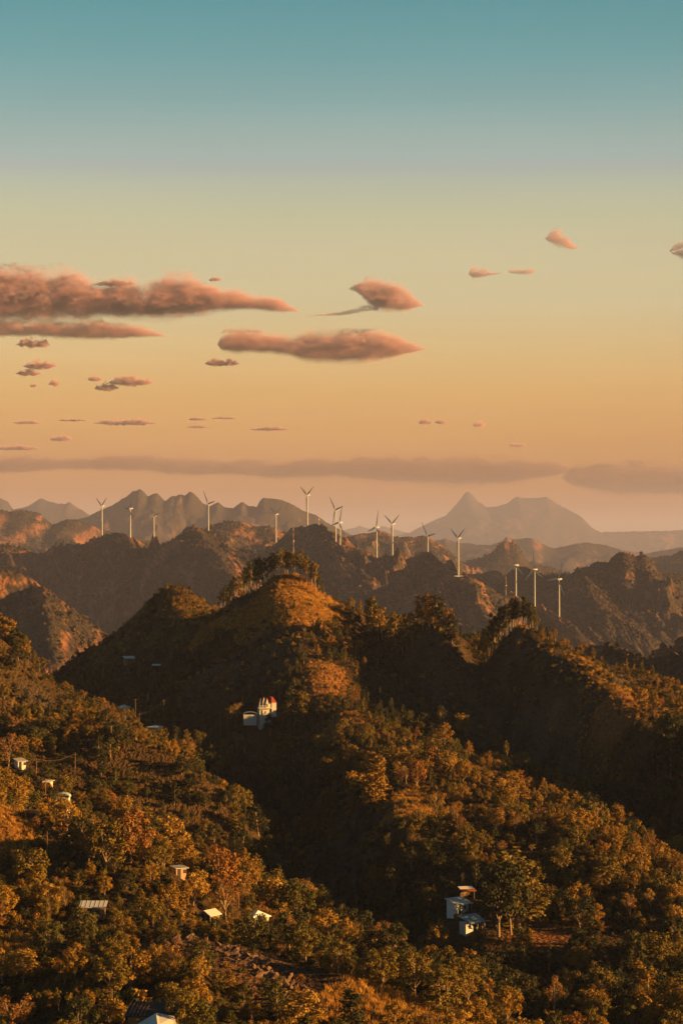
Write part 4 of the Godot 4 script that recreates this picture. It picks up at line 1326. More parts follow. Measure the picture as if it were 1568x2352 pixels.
func white_house() -> void:
	var p := hit(1054, 2098)
	reserve(p, 5.0)
	reserve(p + Vector3(-2, 0, 5), 5.0)
	reserve(p + Vector3(-3, 0, 10), 4.0)
	for k in 9:
		reserve(p + Vector3(-2.0 - 0.3 * k, 0, 4.0 + 4.0 * k), 4.0)
		reserve(p + Vector3(2.5, 0, 4.0 + 4.0 * k), 3.8)
	# walls: front (to the valley) in shade, gable end to the sun
	var o := thing("white_house", "white house with posted veranda and pale tin roof above the sheds", "house", p + Vector3(0, 0.2, 0), deg_to_rad(38))
	o.scale = Vector3.ONE * 0.8
	var m := Mold.new()
	m.hexa([Vector3(-3.2, -3, -2.4), Vector3(2.4, -3, -2.4), Vector3(2.4, -3, 1.4), Vector3(-3.2, -3, 1.4), Vector3(-3.2, 4.0, -2.4), Vector3(2.4, 4.0, -2.4), Vector3(2.4, 3.3, 1.4), Vector3(-3.2, 3.3, 1.4)])
	part("wall", m.mesh(), mats.white, o)
	m = Mold.new()
	var q := [Vector3(-3.8, 4.35, -2.9), Vector3(2.9, 4.35, -2.9), Vector3(2.9, 3.0, 3.4), Vector3(-3.8, 3.0, 3.4)]
	m.slab(q[0], q[1], q[2], q[3], 0.10)
	var roof := part("roof", m.mesh(), mats.tin, o)
	ribs(roof, q[0], q[1], q[2], q[3], 9, mats.tin)
	m = Mold.new()
	m.box(Vector3(2.905, 2.9, -2.9), Vector3(3.0, 3.2, 3.4))
	for k in 4:
		m = Mold.new()
		m.box(Vector3(-3.4 + k * 1.9, -2.0, 3.0), Vector3(-3.26 + k * 1.9, 2.98, 3.14))
		part("veranda_post", m.mesh(), mats.pale_wood, o)
	m = Mold.new()
	m.box(Vector3(-3.6, -2.0, 1.41), Vector3(2.4, 0.0, 3.2))
	part("veranda_floor", m.mesh(), mats.wood, o)
	opening(o, "door", Vector3(-1.6, 0.02, 1.4), Vector3(-0.6, 2.2, 1.46), mats.teal)
	opening(o, "window", Vector3(0.6, 0.9, 1.4), Vector3(1.3, 2.1, 1.46), mats.dark)
	opening(o, "window", Vector3(2.4, 1.2, -1.0), Vector3(2.46, 2.2, -0.3), mats.dark)
	for k in 8:
		m = Mold.new()
		m.box(Vector3(-3.5 + k * 0.75, -2.2, 5.2), Vector3(-3.4 + k * 0.75, -0.6, 5.28))
		part("fence_post", m.mesh(), mats.wood, o)
	# rusty lean-to just behind
	var b := p + Vector3(2.2, 0, -5.5)
	b.y = maxf(ground(b.x, b.z), p.y) + 0.5
	reserve(b, 3.5)
	var r := thing("rusty_shed", "open shed with rust-streaked tin roof right behind the white house", "shed", b, deg_to_rad(20))
	r.scale = Vector3.ONE * 0.75
	for s in [[-2, -1.4], [2, -1.4], [-2, 1.4], [2, 1.4]]:
		m = Mold.new()
		m.box(Vector3(s[0] - 0.08, -3, s[1] - 0.08), Vector3(s[0] + 0.08, 2.6, s[1] + 0.08))
		part("post", m.mesh(), mats.wood, r)
	m = Mold.new()
	m.slab(Vector3(-2.6, 3.3, -2), Vector3(2.6, 3.3, -2), Vector3(2.6, 2.7, 0.1), Vector3(-2.6, 2.7, 0.1), 0.08)
	part("pale_roof_sheet", m.mesh(), mats.tin, r)
	m = Mold.new()
	m.slab(Vector3(-2.6, 2.66, 0.11), Vector3(2.6, 2.66, 0.11), Vector3(2.6, 2.1, 2.2), Vector3(-2.6, 2.1, 2.2), 0.08)
	part("rusty_roof_sheet", m.mesh(), mats.rust, r)
	m = Mold.new()
	m.box(Vector3(-1.9, -3, -1.5), Vector3(1.9, 2.2, -1.4))
	part("back_wall", m.mesh(), mats.wood, r)
	# lower house with the broad blue-grey roof
	var l := hit(1084, 2138)
	reserve(l, 4.6)
	reserve(l + Vector3(-1, 0, 5), 4.0)
	reserve(l + Vector3(4, 0, 6), 3.0)
	var h := thing("tin_roofed_house", "low house with a broad blue-grey sheet roof below the white house", "house", l, deg_to_rad(24))
	h.scale = Vector3.ONE * 0.8
	m = Mold.new()
	m.box(Vector3(-2.8, -2, -3), Vector3(1.2, 2.3, 1.2))
	part("wall", m.mesh(), mats.plaster, h)
	m = Mold.new()
	var e := [Vector3(-3.2, 3.9, -3.6), Vector3(3.0, 4.4, -3.6), Vector3(3.0, 2.9, 2.6), Vector3(-1.8, 2.5, 2.6)]
	m.slab(e[0], e[1], e[2], e[3], 0.1)
	var hr := part("roof", m.mesh(), mats.tin_blue, h)
	ribs(hr, e[0], e[1], e[2], e[3], 8, mats.tin_blue)
	for k in 3:
		m = Mold.new()
		m.box(Vector3(1.4 + k * 0.7, -2, 2.1), Vector3(1.52 + k * 0.7, 2.75, 2.22))
		part("porch_post", m.mesh(), mats.pale_wood, h)
	opening(h, "door", Vector3(-0.2, -0.2, 1.2), Vector3(0.7, 1.9, 1.26), mats.dark)
	opening(h, "window", Vector3(-1.9, 0.7, 1.2), Vector3(-1.1, 1.6, 1.26), mats.dark)

func bottom_roof() -> void:
	var p := hit(362, 2400, 300.0)
	reserve(p, 6.0)
	reserve(p + Vector3(0, 0, 6), 5.0)
	p.y = at(362, 2331, -p.z).y - 4.2
	var o := thing("hipped_house", "house under a folded tin roof, one plane bluish and one warm", "house", p, deg_to_rad(0))
	walls(o, 5.2, 6.0, 2.2, mats.plaster)
	var m := Mold.new()
	var ridge_a := Vector3(-0.35, 4.2, -2.6)
	var ridge_b := Vector3(0.35, 3.6, 3.6)
	m.slab(Vector3(-3.4, 2.5, -1.6), ridge_a, ridge_b, Vector3(-3.0, 2.2, 3.6), 0.1)
	part("bluish_roof_plane", m.mesh(), mats.tin, o)
	m = Mold.new()
	m.slab(ridge_a + Vector3(0.003, 0, 0), Vector3(2.6, 3.7, -2.6), Vector3(3.6, 2.2, 3.6), ridge_b + Vector3(0.003, 0, 0), 0.1)
	part("warm_roof_plane", m.mesh(), mats.tin, o)
	opening(o, "door", Vector3(-0.9, -0.2, 3.0), Vector3(-0.1, 1.8, 3.06), mats.dark)
	# frame of pale poles with a dark roof behind it
	var b := p + Vector3(-2.2, 1.0, -6.0)
	var s := thing("pole_frame_shed", "dark shed roof with slanting pale poles behind the folded roof", "shed", b)
	m = Mold.new()
	m.slab(Vector3(-2.6, 4.0, -2.2), Vector3(5.4, 3.8, -2.2), Vector3(5.4, 2.4, 2.2), Vector3(-3.4, 2.4, 2.2), 0.12)
	part("roof", m.mesh(), mats.dark, s)
	for k in 6:
		m = Mold.new()
		m.tube([Vector3(-2.4 + k * 0.62, 4.15, -2.1), Vector3(-3.3 + k * 0.62, 2.5, 2.3)], [0.04, 0.04], 5)
		part("pole", m.mesh(), mats.wood, s)
	m = Mold.new()
	m.box(Vector3(-2.8, -2.5, -1.8), Vector3(5.0, 2.3, 1.8))
	part("wall", m.mesh(), mats.wood, s)

func houses() -> void:
	castle()
	white_house()
	bottom_roof()
	small_house(297, 1524, "grey tin-roofed hut half way up beneath the cone-shaped hill", 4.2, 3.6, 2.4, 20, "lean", mats.tin, mats.wood, "tin_hut", 0.9)
	small_house(360, 1540, "tiny hut with pale blue roof edge under the cone-shaped hill", 2.9, 2.6, 1.9, 0, "lean", mats.tin, mats.dark, "small_hut", 0.5)
	small_house(286, 1648, "shallow hipped grey roof peeping over the sunlit bank of trees", 4.4, 4.2, 4.0, 10, "hip", mats.tin, mats.plaster, "house", 1.0)
	var c := small_house(357, 1690, "cream house with arched window and pale roof among amber trees", 4.6, 4.4, 3.4, -25, "hip", mats.concrete, mats.cream, "cream_house", 0.9)
	for k in 6: reserve(c.position + Vector3(-0.5, 0, 6.0 + 3.5 * k), 2.0)
	opening(c, "arched_window", Vector3(-1.9, 0.9, 2.21), Vector3(-1.1, 2.6, 2.28), mats.dark)
	small_house(48, 1764, "white-walled hut glimpsed between trees on the shady bank", 2.4, 2.6, 2.0, 30, "lean", mats.tin, mats.plaster, "white_hut", 0.6)
	small_house(112, 1812, "cream hut corner lit orange under a pole on the bank", 1.9, 2.0, 1.8, -20, "lean", mats.tin, mats.cream, "cream_hut", 0.5)
	var s := small_house(145, 1846, "hut with rounded blue-grey roof on the wooded bank", 3.8, 3.6, 2.0, 0, "", mats.tin_blue, mats.plaster, "round_roofed_hut")
	for k in 6:
		var a0 := PI * k / 6.0
		var a1 := PI * (k + 1) / 6.0
		var r := Mold.new()
		r.slab(Vector3(-cos(a0) * 2.2, 2.0 + sin(a0) * 1.1, -2.1), Vector3(-cos(a1) * 2.2, 2.0 + sin(a1) * 1.1, -2.1), Vector3(-cos(a1) * 2.2, 2.0 + sin(a1) * 1.1, 2.1), Vector3(-cos(a0) * 2.2, 2.0 + sin(a0) * 1.1, 2.1), 0.08)
		part("roof_sheet", r.mesh(), mats.tin_blue, s)
	small_house(147, 1886, "small gabled hut with pinkish roof and glowing cream end wall", 2.2, 2.6, 2.4, 55, "gable", mats.pink, mats.cream, "gabled_hut", 1.0)
	small_house(72, 1880, "hut showing only its orange-red roof edge among trees", 1.8, 1.8, 1.5, 0, "lean", mats.rust, mats.dark, "red_roofed_hut", 0.5)
	small_house(412, 2012, "pink-walled hut with flat grey roof behind the big trees", 2.4, 2.2, 2.0, 30, "lean", mats.tin, mats.pink, "pink_hut", 0.3)
	small_house(216, 2108, "hut with ribbed corrugated grey roof in the bushes", 4.6, 3.2, 2.2, 0, "lean", mats.tin, mats.wood, "corrugated_hut", 0.8)
	small_house(482, 2120, "hut with a pale sloping roof edge beside the rust tree", 2.8, 3.2, 1.9, -35, "gable", mats.tin, mats.wood, "pale_roofed_hut", 0.8)
	var w := small_house(592, 2140, "white hip-roofed house with sunlit cream post by the rocks", 3.6, 3.8, 3.4, 28, "hip", mats.white, mats.plaster, "hip_roofed_house", 1.1)
	for k in 7: reserve(w.position + Vector3(0.4, 0, 5.0 + 3.5 * k), 2.2)
	opening(w, "chimney_post", Vector3(0.3, -1.0, 2.0), Vector3(0.9, 3.5, 2.5), mats.cream)
	small_house(692, 2152, "lone cream wall corner standing in scrub", 2.2, 1.8, 2.6, 15, "", mats.tin, mats.cream, "ruined_hut")

func poles() -> void:
	for k in 4: reserve(crest_place(1097) + Vector3(0, 0, 7.0 * k), 6.0)   # the notch in the skyline
	var bank := hit(1248, 2160)   # the dirt bank stays open, and so does the ground below it towards the sun
	for k in 6: reserve(bank + Vector3(2.0 + 6.0 * k, 0, 1.6 * k), 4.0 - 0.35 * k)
	# [u, v of the top, v of the foot, label]
	var made := []
	for q in [[321, 1637, 1690, "sunlit wooden power pole beside the cream house with the arch"], [312, 1604, 1668, "dark power pole beside the shallow hipped roof"], [506, 1636, 1692, "thin pole alone in the dark hollow below the castle-like house"], [377, 1606, 1668, "short thin pole behind the cream house with the arch"], [110, 1909, 1992, "tall pole standing in the gap between the wooded banks"], [259, 2280, 2330, "thin pole beside the folded tin roof"], [85, 1740, 1780, "short pole holding a drooping cable on the shady bank"], [106, 1788, 1832, "pole standing over the orange-lit cream hut"], [174, 1728, 1765, "pole in the trees at the end of the drooping cable"], [549, 2040, 2085, "pole at the near end of the wires over the dark gorge"], [680, 2036, 2080, "pole at the far end of the wires over the dark gorge"]]:
		var p := hit(q[0], q[2])
		var h := clampf((EYE_V - q[1]) / FOC * -p.z - p.y, 4.0, 11.0)
		reserve(p, 0.8)
		reserve(p + Vector3(0, 0, 3), 0.8)
		var o := thing("power_pole", q[3], "power pole", p, 0.0, "power poles among the houses")
		var m := Mold.new()
		m.tube([Vector3(0, -0.6, 0), Vector3(0, h, 0)], [0.11, 0.075], 6)
		part("post", m.mesh(), mats.wood, o)
		m = Mold.new()
		m.box(Vector3(-0.7, h - 0.55, -0.06), Vector3(0.7, h - 0.42, 0.06))
		part("crossarm", m.mesh(), mats.wood, o)
		made.append(p + Vector3(0, h - 0.4, 0))
	for w in [[0, 1, "wire"], [0, 3, "wire"], [6, 8, "wire"], [7, 6, "wire"], [9, 10, "wire"]]:
		var o := thing("power_line", ["pair of wires between the two poles near the hipped roof", "wires from the sunlit pole to the short thin pole", "drooping cable across the shady bank", "cable between the two poles over the bank huts", "wires strung across the dark gorge"][[0, 1, 2, 3, 4][["01", "03", "68", "76", "910"].find("%d%d" % [w[0], w[1]])]], "power line", made[w[0]])
		for k in 2:
			var path := []
			var radii := []
			for i in 13:
				var t := i / 12.0
				path.append((made[w[1]] - made[w[0]]) * t + Vector3(0, -1.1 * sin(PI * t) + 0.05, -0.5 + k))
				radii.append(0.022)
			var m := Mold.new()
			m.tube(path, radii, 4)
			part("cable", m.mesh(), mats.wood if w[0] == 6 else mats.wire, o)

func rocks() -> void:
	var r := RandomNumberGenerator.new()
	r.seed = 41
	var made := []
	for k in 9:
		var m := Mold.new()
		var lie := []
		var sides := r.randi_range(5, 6)
		var w := r.randf_range(0.45, 0.8)
		for h in [-0.6, r.randf_range(0.1, 0.35), r.randf_range(0.5, 0.8), r.randf_range(0.95, 1.35)]:
			var ring := []
			for q in sides:
				var a := TAU * q / sides
				var rr: float = w * (1.15 - 0.40 * maxf(h, 0.0)) * r.randf_range(0.7, 1.2)
				ring.append(Vector3(cos(a) * rr, h + r.randf_range(-0.2, 0.2), sin(a) * rr * 0.55))
			lie.append(ring)
		for i in 3:
			for q in sides:
				var p := (q + 1) % sides
				m.quad(lie[i][p], lie[i + 1][p], lie[i + 1][q], lie[i][q])
		for q in range(1, sides - 1):
			m.tri(lie[3][0], lie[3][q], lie[3][q + 1])
		made.append(m.mesh())
	# each patch of the outcrop: [from u, v, to u, v, how many, where]
	var nth := ["first", "second", "third", "fourth", "fifth", "sixth", "seventh", "eighth", "ninth", "tenth"]
	for q in [[380, 2145, 470, 2178, 22, "shrub-hung top of the outcrop"], [470, 2168, 580, 2215, 40, "dark slabby upper band of the outcrop"], [560, 2205, 640, 2262, 34, "broken middle of the outcrop"], [630, 2252, 720, 2305, 36, "sunlit lower band of the outcrop"], [700, 2300, 762, 2340, 20, "outcrop's foot above the golden grass"]]:
		var spots := []
		for k in q[4]:
			var t := r.randf()
			spots.append(hit(lerpf(q[0], q[2], t) + r.randf_range(-16, 16), lerpf(q[1], q[3], t) + r.randf_range(-18, 18)))
		spots.sort_custom(func(a, b): return a.z < b.z)
		var said := {}
		for p in spots:
			var s := r.randf_range(0.32, 0.95)
			var tall := r.randf_range(0.8, 1.6)
			var o := whole("rock_shard", made[r.randi() % made.size()], mats.rock if r.randf() < 0.6 else mats.dark_rock)
			o.position = p
			o.rotation = Vector3(r.randf_range(-0.7, 0.5), r.randf_range(-0.6, 0.6) + (PI if r.randf() < 0.3 else 0.0), r.randf_range(-1.35, -0.45))
			o.scale = Vector3(s, s * tall, s)
			var look := ("large " if s > 0.75 else ("small " if s < 0.5 else "")) + ("upright" if tall > 1.3 else ("squat" if tall < 1.0 else "tilted")) + (" brown" if o.material_override == mats.rock else " dark grey")
			var n: int = said.get(look, 0)
			said[look] = n + 1
			tag(o, "%s %s shard down the %s" % [nth[mini(n, 9)], look, q[5]], "rock", "rock shards of the outcrop")
			reserve(p, 0.3)

func odd_plants() -> void:
	for q in [[375, 1985, 5.0, "banana", 4, "banana_plant", "pale banana plant with raised leaves beside the pink-walled hut"], [322, 2335, 4.5, "banana", 4, "banana_plant", "lit banana plant standing behind the folded tin roof's shady side"], [338, 2338, 3.6, "banana", 0, "banana_plant", "smaller banana plant at the corner of the folded tin roof"], [1265, 2355, 3.2, "spiky", 4, "yucca_plant", "golden spiky yucca at the lower frame edge in shade"]]:
		var p := hit(q[0], q[1])
		var o := thing(q[5], q[6], "plant", p)
		var kind: Array = species[q[3]][0]
		var c := part("leaves", kind[0], mats["leaf%d" % q[4]], o)
		c.scale = Vector3.ONE * float(q[2])
		if kind[1]:
			part("stem", kind[1], mats.bark, o).scale = Vector3.ONE * float(q[2])
		reserve(p, 1.2)
		reserve(p + Vector3(0, 0, 3), 1.5)

# ---------------------------------------------------------------- clouds: bodies of thin mist with billowed skins, lit by the sun
func profile(pts: Array, u: float) -> float:
	for i in pts.size() - 1:
		if u <= pts[i + 1][0]:
			var t: float = clampf((u - pts[i][0]) / maxf(0.001, pts[i + 1][0] - pts[i][0]), 0.0, 1.0)
			t = t * t * (3.0 - 2.0 * t) * 0.5 + t * 0.5
			return lerpf(pts[i][1], pts[i + 1][1], t)
	return pts[-1][1]

func cloud(top: Array, bottom: Array, d: float, depth: float, thick: float, tone: Color, rough: float, seed_: int, label: String, reach := 0.90) -> void:
	var n := FastNoiseLite.new()
	n.seed = seed_
	n.frequency = 1.0
	n.fractal_octaves = 5
	n.fractal_gain = 0.6
	var unit := d / FOC
	var u0: float = top[0][0] - 8.0
	var u1: float = top[-1][0] + 8.0
	var v0 := 1e9
	var v1 := -1e9
	for q in top: v0 = minf(v0, q[1])
	for q in bottom: v1 = maxf(v1, q[1])
	v0 -= 10.0
	v1 += 8.0
	var step := clampf(maxf((u1 - u0) / 270.0, (v1 - v0) / 40.0), 1.0, 3.4)
	var dz := depth / unit * 1.35
	var zstep := maxf(step * 1.4, dz / 12.0)
	var nx := int((u1 - u0) / step) + 2
	var ny := int((v1 - v0) / step) + 2
	var nz := int(2.0 * dz / zstep) + 2
	var f := PackedFloat32Array()
	f.resize(nx * ny * nz)
	var size := clampf((v1 - v0 - 18.0) / 70.0, 0.16, 1.0)   # small clouds have small billows
	var fq := 1.0 / (34.0 * size)
	for i in nx:
		var u := u0 + i * step
		var yt := profile(top, u)
		var yb := profile(bottom, u)
		var mid := yt * 0.40 + yb * 0.60
		var inside: bool = u > top[0][0] and u < top[-1][0]
		var ht := maxf(mid - yt, 0.8)
		var hb := maxf(yb - mid, 0.8)
		var hz := minf(dz / 1.35, (ht + hb) * 0.9 + 2.0)
		for k in nz:
			var z := -dz + k * zstep
			var ez := z / hz
			for j in ny:
				var v := v0 + j * step
				var ey := (mid - v) / ht if v < mid else (v - mid) / hb
				var r := sqrt(ey * ey + ez * ez)
				var e := -1.0
				if inside and r < 2.2:
					var big := n.get_noise_3d(u * fq * 0.55, v * fq, z * fq * 0.7)
					var small := n.get_noise_3d(u * fq * 2.3, v * fq * 3.0 + 50.0, z * fq * 2.3)
					e = reach - r + rough * (big * 1.25 + small * 0.65) * (1.0 if v < mid else 0.65)
				f[(k * ny + j) * nx + i] = e
	var owner_ := thing("cloud", label, "cloud", at((u0 + u1) * 0.5, (v0 + v1) * 0.5, d))
	for layer in [["core", -0.04, thick * 0.80], ["veil", 0.20, thick * 0.30], ["outer_veil", 0.46, thick * 0.10]]:
		var m := skin(f, layer[1], nx, ny, nz)
		if m.is_empty(): continue
		var p: PackedVector3Array = m[0]
		for w in p.size():
			var q := p[w]
			p[w] = Vector3((u0 + q.x * step - 784.0) * unit, (EYE_V - v0 - q.y * step) * unit, -d + (-dz + q.z * zstep) * unit) - owner_.position
		var arr := []
		arr.resize(Mesh.ARRAY_MAX)
		arr[Mesh.ARRAY_VERTEX] = p
		arr[Mesh.ARRAY_INDEX] = m[1]
		var am := ArrayMesh.new()
		am.add_surface_from_arrays(Mesh.PRIMITIVE_TRIANGLES, arr)
		var mist := FogMaterial.new()
		mist.albedo = tone
		mist.density = layer[2]
		part(layer[0], am, mist, owner_)

func skin(f: PackedFloat32Array, iso: float, nx: int, ny: int, nz: int) -> Array:   # the surface where f rises above -iso
	var sgn := PackedByteArray()
	sgn.resize(f.size())
	for w in f.size():
		if f[w] + iso > 0.0: sgn[w] = 1
	var xy := nx * ny
	var p := PackedVector3Array()
	var ix := PackedInt32Array()
	var id := PackedInt32Array()
	id.resize(nx * ny * nz)
	id.fill(-1)
	var go := [0, 1, nx, nx + 1, xy, xy + 1, xy + nx, xy + nx + 1]
	var edges := [[0, 1], [2, 3], [4, 5], [6, 7], [0, 2], [1, 3], [4, 6], [5, 7], [0, 4], [1, 5], [2, 6], [3, 7]]
	for k in nz - 1:
		for j in ny - 1:
			var row := (k * ny + j) * nx
			for i in nx - 1:
				var o := row + i
				var c := sgn[o] + sgn[o + 1] + sgn[o + nx] + sgn[o + nx + 1] + sgn[o + xy] + sgn[o + xy + 1] + sgn[o + xy + nx] + sgn[o + xy + nx + 1]
				if c == 0 or c == 8: continue
				var sum := Vector3.ZERO
				var many := 0
				for e in edges:
					var a := f[o + go[e[0]]] + iso
					var b := f[o + go[e[1]]] + iso
					if (a > 0.0) != (b > 0.0):
						var t := a / (a - b)
						var pa := Vector3(e[0] & 1, (e[0] >> 1) & 1, (e[0] >> 2) & 1)
						var pb := Vector3(e[1] & 1, (e[1] >> 1) & 1, (e[1] >> 2) & 1)
						sum += pa.lerp(pb, t)
						many += 1
				id[o] = p.size()
				p.append(sum / many + Vector3(i, j, k))
	for k in range(1, nz - 1):
		for j in range(1, ny - 1):
			var row := (k * ny + j) * nx
			for i in range(1, nx - 1):
				var o := row + i
				var inner := sgn[o]
				if sgn[o + 1] == inner and sgn[o + nx] == inner and sgn[o + xy] == inner: continue
				for w in [[1, nx, xy], [nx, xy, 1], [xy, 1, nx]]:
					if sgn[o + w[0]] != inner:
						var a := id[o]
						var b := id[o - w[1]]
						var c := id[o - w[1] - w[2]]
						var e := id[o - w[2]]
						if inner: ix.append_array([a, b, c, a, c, e])
						else: ix.append_array([a, c, b, a, e, c])
	return [] if ix.is_empty() else [p, ix]

const TONE := Color(0.95, 0.75, 0.82)
func puff(u: float, v: float, w: float, h: float, seed_: int, label: String, thick := 1.0, d := 60000.0) -> void:
	var r := RandomNumberGenerator.new()
	r.seed = seed_
	var top := [[u - w, v + h * 0.2]]
	var bot := [[u - w, v + h * 0.3]]
	for k in range(1, 7):
		var t := k / 7.0
		var e := sqrt(sin(PI * t))
		top.append([u - w + 2.0 * w * t, v + h * 0.3 - h * 1.2 * e * r.randf_range(0.55, 1.1)])
		bot.append([u - w + 2.0 * w * t, v + h * 0.3 + h * 0.6 * e * r.randf_range(0.5, 1.0)])
	top.append([u + w, v + h * 0.1])
	bot.append([u + w, v + h * 0.25])
	cloud(top, bot, d, h * 1.4 * d / FOC, thick * 1.3 / (h * d / FOC), TONE, 1.7, seed_, label, 0.82)

func clouds() -> void:
	var pink := TONE
	var u := 60000.0 / FOC
	cloud([[-160, 640], [-120, 628], [-60, 612], [0, 620], [30, 616], [60, 623], [105, 632], [150, 630], [185, 640], [215, 652], [250, 655], [300, 650], [330, 662], [350, 655], [385, 643], [430, 640], [480, 656], [510, 668], [540, 670], [570, 678], [610, 682], [640, 686], [670, 702], [694, 714]],
		[[-160, 720], [-60, 732], [0, 736], [60, 737], [120, 732], [190, 732], [240, 724], [300, 726], [350, 727], [400, 724], [450, 720], [500, 712], [550, 708], [610, 712], [660, 716], [694, 716]], 60000, 42 * u, 0.0042, pink, 0.55, 51, "long heaped pink cloud bank reaching in from the frame edge")
	cloud([[-120, 742], [0, 735], [40, 740], [75, 744], [110, 738], [150, 744], [185, 742], [215, 735], [250, 740], [290, 748], [330, 752], [360, 762], [392, 772]], [[-120, 770], [0, 770], [75, 770], [130, 774], [200, 777], [260, 776], [310, 774], [350, 772], [392, 775]], 60000, 26 * u, 0.0048, pink, 0.6, 52, "flat pink cloud lying under the long heaped bank")
	cloud([[800, 662], [812, 655], [828, 648], [845, 642], [862, 644], [880, 648], [905, 655], [925, 664], [942, 676], [958, 688], [974, 699]], [[800, 664], [815, 668], [828, 675], [838, 688], [846, 698], [860, 707], [885, 713], [910, 711], [935, 712], [955, 706], [974, 702]], 60000, 26 * u, 0.0046, pink, 0.55, 53, "orange-topped cloud shaped like a bird in flight")
	cloud([[700, 724], [745, 720], [780, 716], [810, 710], [840, 700], [870, 700]], [[700, 726], [745, 725], [780, 724], [810, 720], [840, 714], [870, 712]], 60000, 8 * u, 0.005, pink, 0.8, 54, "thin dark tail streaming from the bird-shaped cloud")
	cloud([[498, 790], [506, 776], [520, 768], [540, 763], [560, 762], [585, 766], [610, 770], [640, 772], [670, 776], [700, 772], [730, 768], [760, 766], [790, 763], [820, 762], [850, 762], [880, 768], [910, 777], [945, 788], [982, 799]], [[498, 792], [510, 804], [540, 808], [580, 806], [620, 808], [660, 814], [700, 824], [740, 828], [780, 830], [820, 829], [860, 826], [900, 820], [940, 810], [982, 802]], 60000, 34 * u, 0.0044, pink, 0.45, 55, "long spindle cloud with a sunlit pointed end over the middle")
	cloud([[505, 764], [520, 752], [540, 756], [560, 752], [600, 756], [612, 762]], [[505, 766], [520, 764], [540, 766], [560, 765], [600, 764], [612, 764]], 60000, 6 * u, 0.004, pink, 1.1, 56, "ragged wisp sitting on the back of the spindle cloud")
	puff(510, 833, 41, 9, 61, "small dark sliver cloud beneath the spindle cloud's blunt end", 1.3)
	puff(92, 838, 40, 12, 62, "pink puff with a stepped base over the shady side, upper half", 1.3)
	puff(66, 856, 30, 8, 63, "pink puff with a stepped base over the shady side, lower half", 1.2)
	puff(76, 789, 40, 11, 64, "small pink puff just under the flat pink cloud", 1.0)
	puff(302, 875, 54, 14, 65, "pink drifting puff, larger of the pair below the flat cloud", 1.2)
	puff(245, 889, 29, 10, 66, "pink drifting puff, smaller of the pair below the flat cloud", 1.1)
	puff(218, 870, 17, 7, 67, "grey scrap of cloud above the smaller drifting puff", 0.9)
	puff(125, 880, 14, 8, 68, "tiny round grey cloud scrap below the stepped puff", 0.9)
	puff(76, 885, 8, 5, 69, "tiniest faint cloud fleck below the stepped puff", 0.7)
	cloud([[1250, 546], [1260, 536], [1275, 530], [1290, 532], [1300, 541], [1312, 556], [1330, 569]], [[1250, 548], [1262, 554], [1280, 565], [1298, 570], [1315, 572], [1330, 571]], 60000, 15 * u, 0.0042, pink, 0.7, 57, "triangular salmon cloud alone high in the clear sky")
	cloud([[1076, 625], [1084, 616], [1098, 614], [1115, 618], [1128, 624], [1152, 624]], [[1076, 630], [1086, 639], [1105, 637], [1125, 632], [1140, 630], [1152, 627]], 60000, 11 * u, 0.005, pink, 0.7, 58, "salmon dash-shaped cloud, thicker of two in line")
	cloud([[1166, 621], [1180, 617], [1200, 618], [1218, 615], [1230, 620]], [[1166, 625], [1180, 628], [1200, 629], [1218, 630], [1230, 624]], 60000, 8 * u, 0.005, pink, 0.7, 59, "salmon dash-shaped cloud, thinner of two in line")
	cloud([[1536, 574], [1550, 562], [1570, 556], [1600, 552], [1640, 560]], [[1536, 576], [1550, 586], [1570, 596], [1600, 600], [1640, 590]], 60000, 16 * u, 0.004, pink, 0.9, 60, "ragged salmon cloud cut by the sunward frame edge")
	puff(494, 641, 15, 6, 70, "small faint puff above the heaped cloud bank", 0.7)
	puff(265, 650, 48, 9, 71, "grey torn wisp riding the top of the heaped cloud bank", 0.7)
	puff(168, 965, 36, 3, 72, "thin level grey cloud streak low in the amber sky, first of five", 1.0)
	puff(290, 970, 75, 8, 73, "grey flat-based low cloud streak, broadest of the low streaks", 0.9)
	puff(620, 985, 48, 5, 74, "lens-shaped grey streak low over the serrated peaks", 0.9)
	puff(454, 962, 22, 5, 75, "short grey streak over the fourth turbine's ridge", 0.9)
	puff(455, 980, 30, 4, 76, "faint grey streak right under the short grey streak", 0.6)
	puff(516, 960, 30, 3, 77, "hair-thin grey cloud streak between the short and lens-shaped ones", 0.8)
	puff(38, 1029, 55, 6, 78, "low grey streak at the shady frame edge", 0.8)
	puff(140, 1007, 28, 8, 79, "slanting faint grey tuft low on the shady side", 0.7)
	puff(62, 970, 34, 5, 80, "faint grey streak above the low edge streak", 0.7)
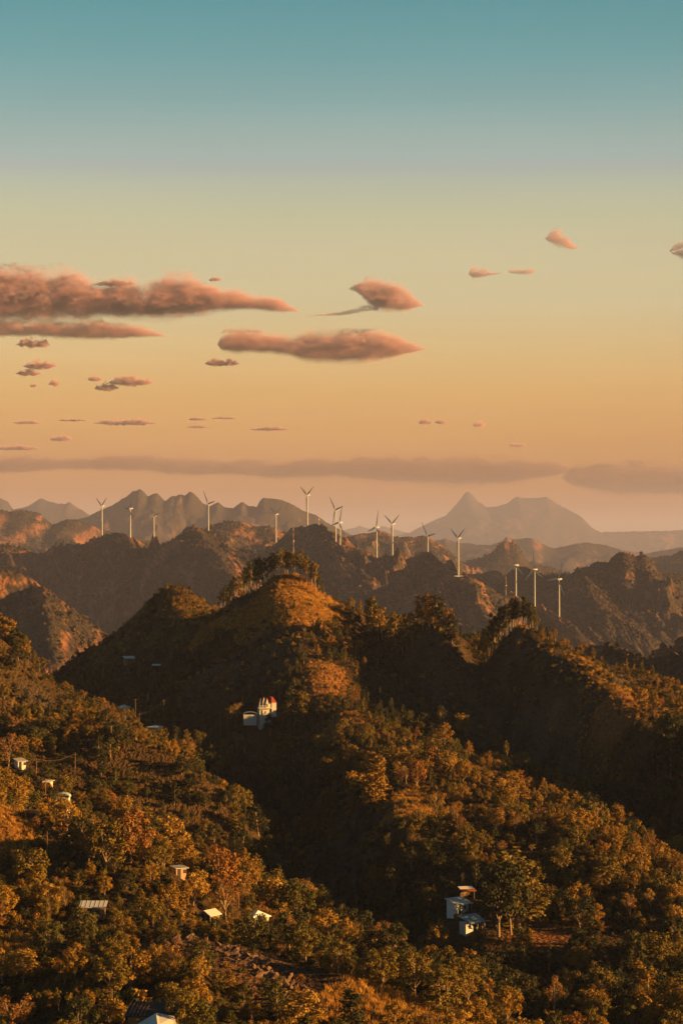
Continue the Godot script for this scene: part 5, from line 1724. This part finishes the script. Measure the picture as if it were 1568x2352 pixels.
	puff(975, 968, 15, 8, 81, "small grey tuft cloud, first of a low pair mid-sky", 0.8)
	puff(1013, 968, 16, 7, 82, "small grey tuft cloud, second of a low pair mid-sky", 0.8)
	puff(1100, 975, 16, 8, 83, "very faint tuft over the horn-shaped peak", 0.5)
	puff(1188, 1022, 22, 6, 84, "faint small tuft low above the flat-topped massif", 0.45)
	cloud([[-200, 1050], [0, 1046], [150, 1052], [330, 1044], [420, 1054], [540, 1056], [640, 1058], [760, 1050], [900, 1048], [1050, 1050], [1160, 1052], [1260, 1062], [1340, 1078]], [[-200, 1080], [0, 1088], [150, 1078], [330, 1082], [420, 1092], [540, 1090], [640, 1100], [760, 1096], [900, 1106], [1050, 1118], [1160, 1112], [1260, 1096], [1340, 1080]], 80000, 30 * 80000.0 / FOC, 0.0014, Color(0.62, 0.50, 0.56), 0.45, 85, "long dim mauve cloud layer lying across the horizon sky")
	cloud([[1286, 1096], [1320, 1072], [1380, 1066], [1450, 1064], [1568, 1072], [1700, 1070]], [[1286, 1100], [1320, 1118], [1380, 1132], [1450, 1138], [1568, 1136], [1700, 1130]], 80000, 30 * 80000.0 / FOC, 0.0014, Color(0.62, 0.50, 0.56), 0.45, 86, "dim mauve cloud layer over the sunward end of the horizon")

func _ready() -> void:
	rng.seed = 20240
	n_big.seed = 1
	n_big.frequency = 0.004
	n_mid.seed = 2
	n_mid.frequency = 0.012
	n_mid.fractal_octaves = 4
	n_fine.seed = 3
	n_fine.frequency = 0.06
	n_fine.fractal_octaves = 3
	n_ridge.seed = 4
	n_ridge.frequency = 0.014
	n_ridge.fractal_octaves = 3
	make_light()
	make_mats()
	near_land()
	far_land()
	hill_scrub()
	turbines()
	mast(674, 1205, 1262, 4900, "red and white lattice mast in front of the brown hill")
	mast(732, 1170, 1205, 5290, "faint slim lattice mast on the brown summit beside the turbine")
	mast(1161, 1322, 1356, 5100, "faint lattice mast on the dark double-topped hill's foot")
	houses()
	poles()
	rocks()
	odd_plants()
	wood()
	grass()
	clouds()
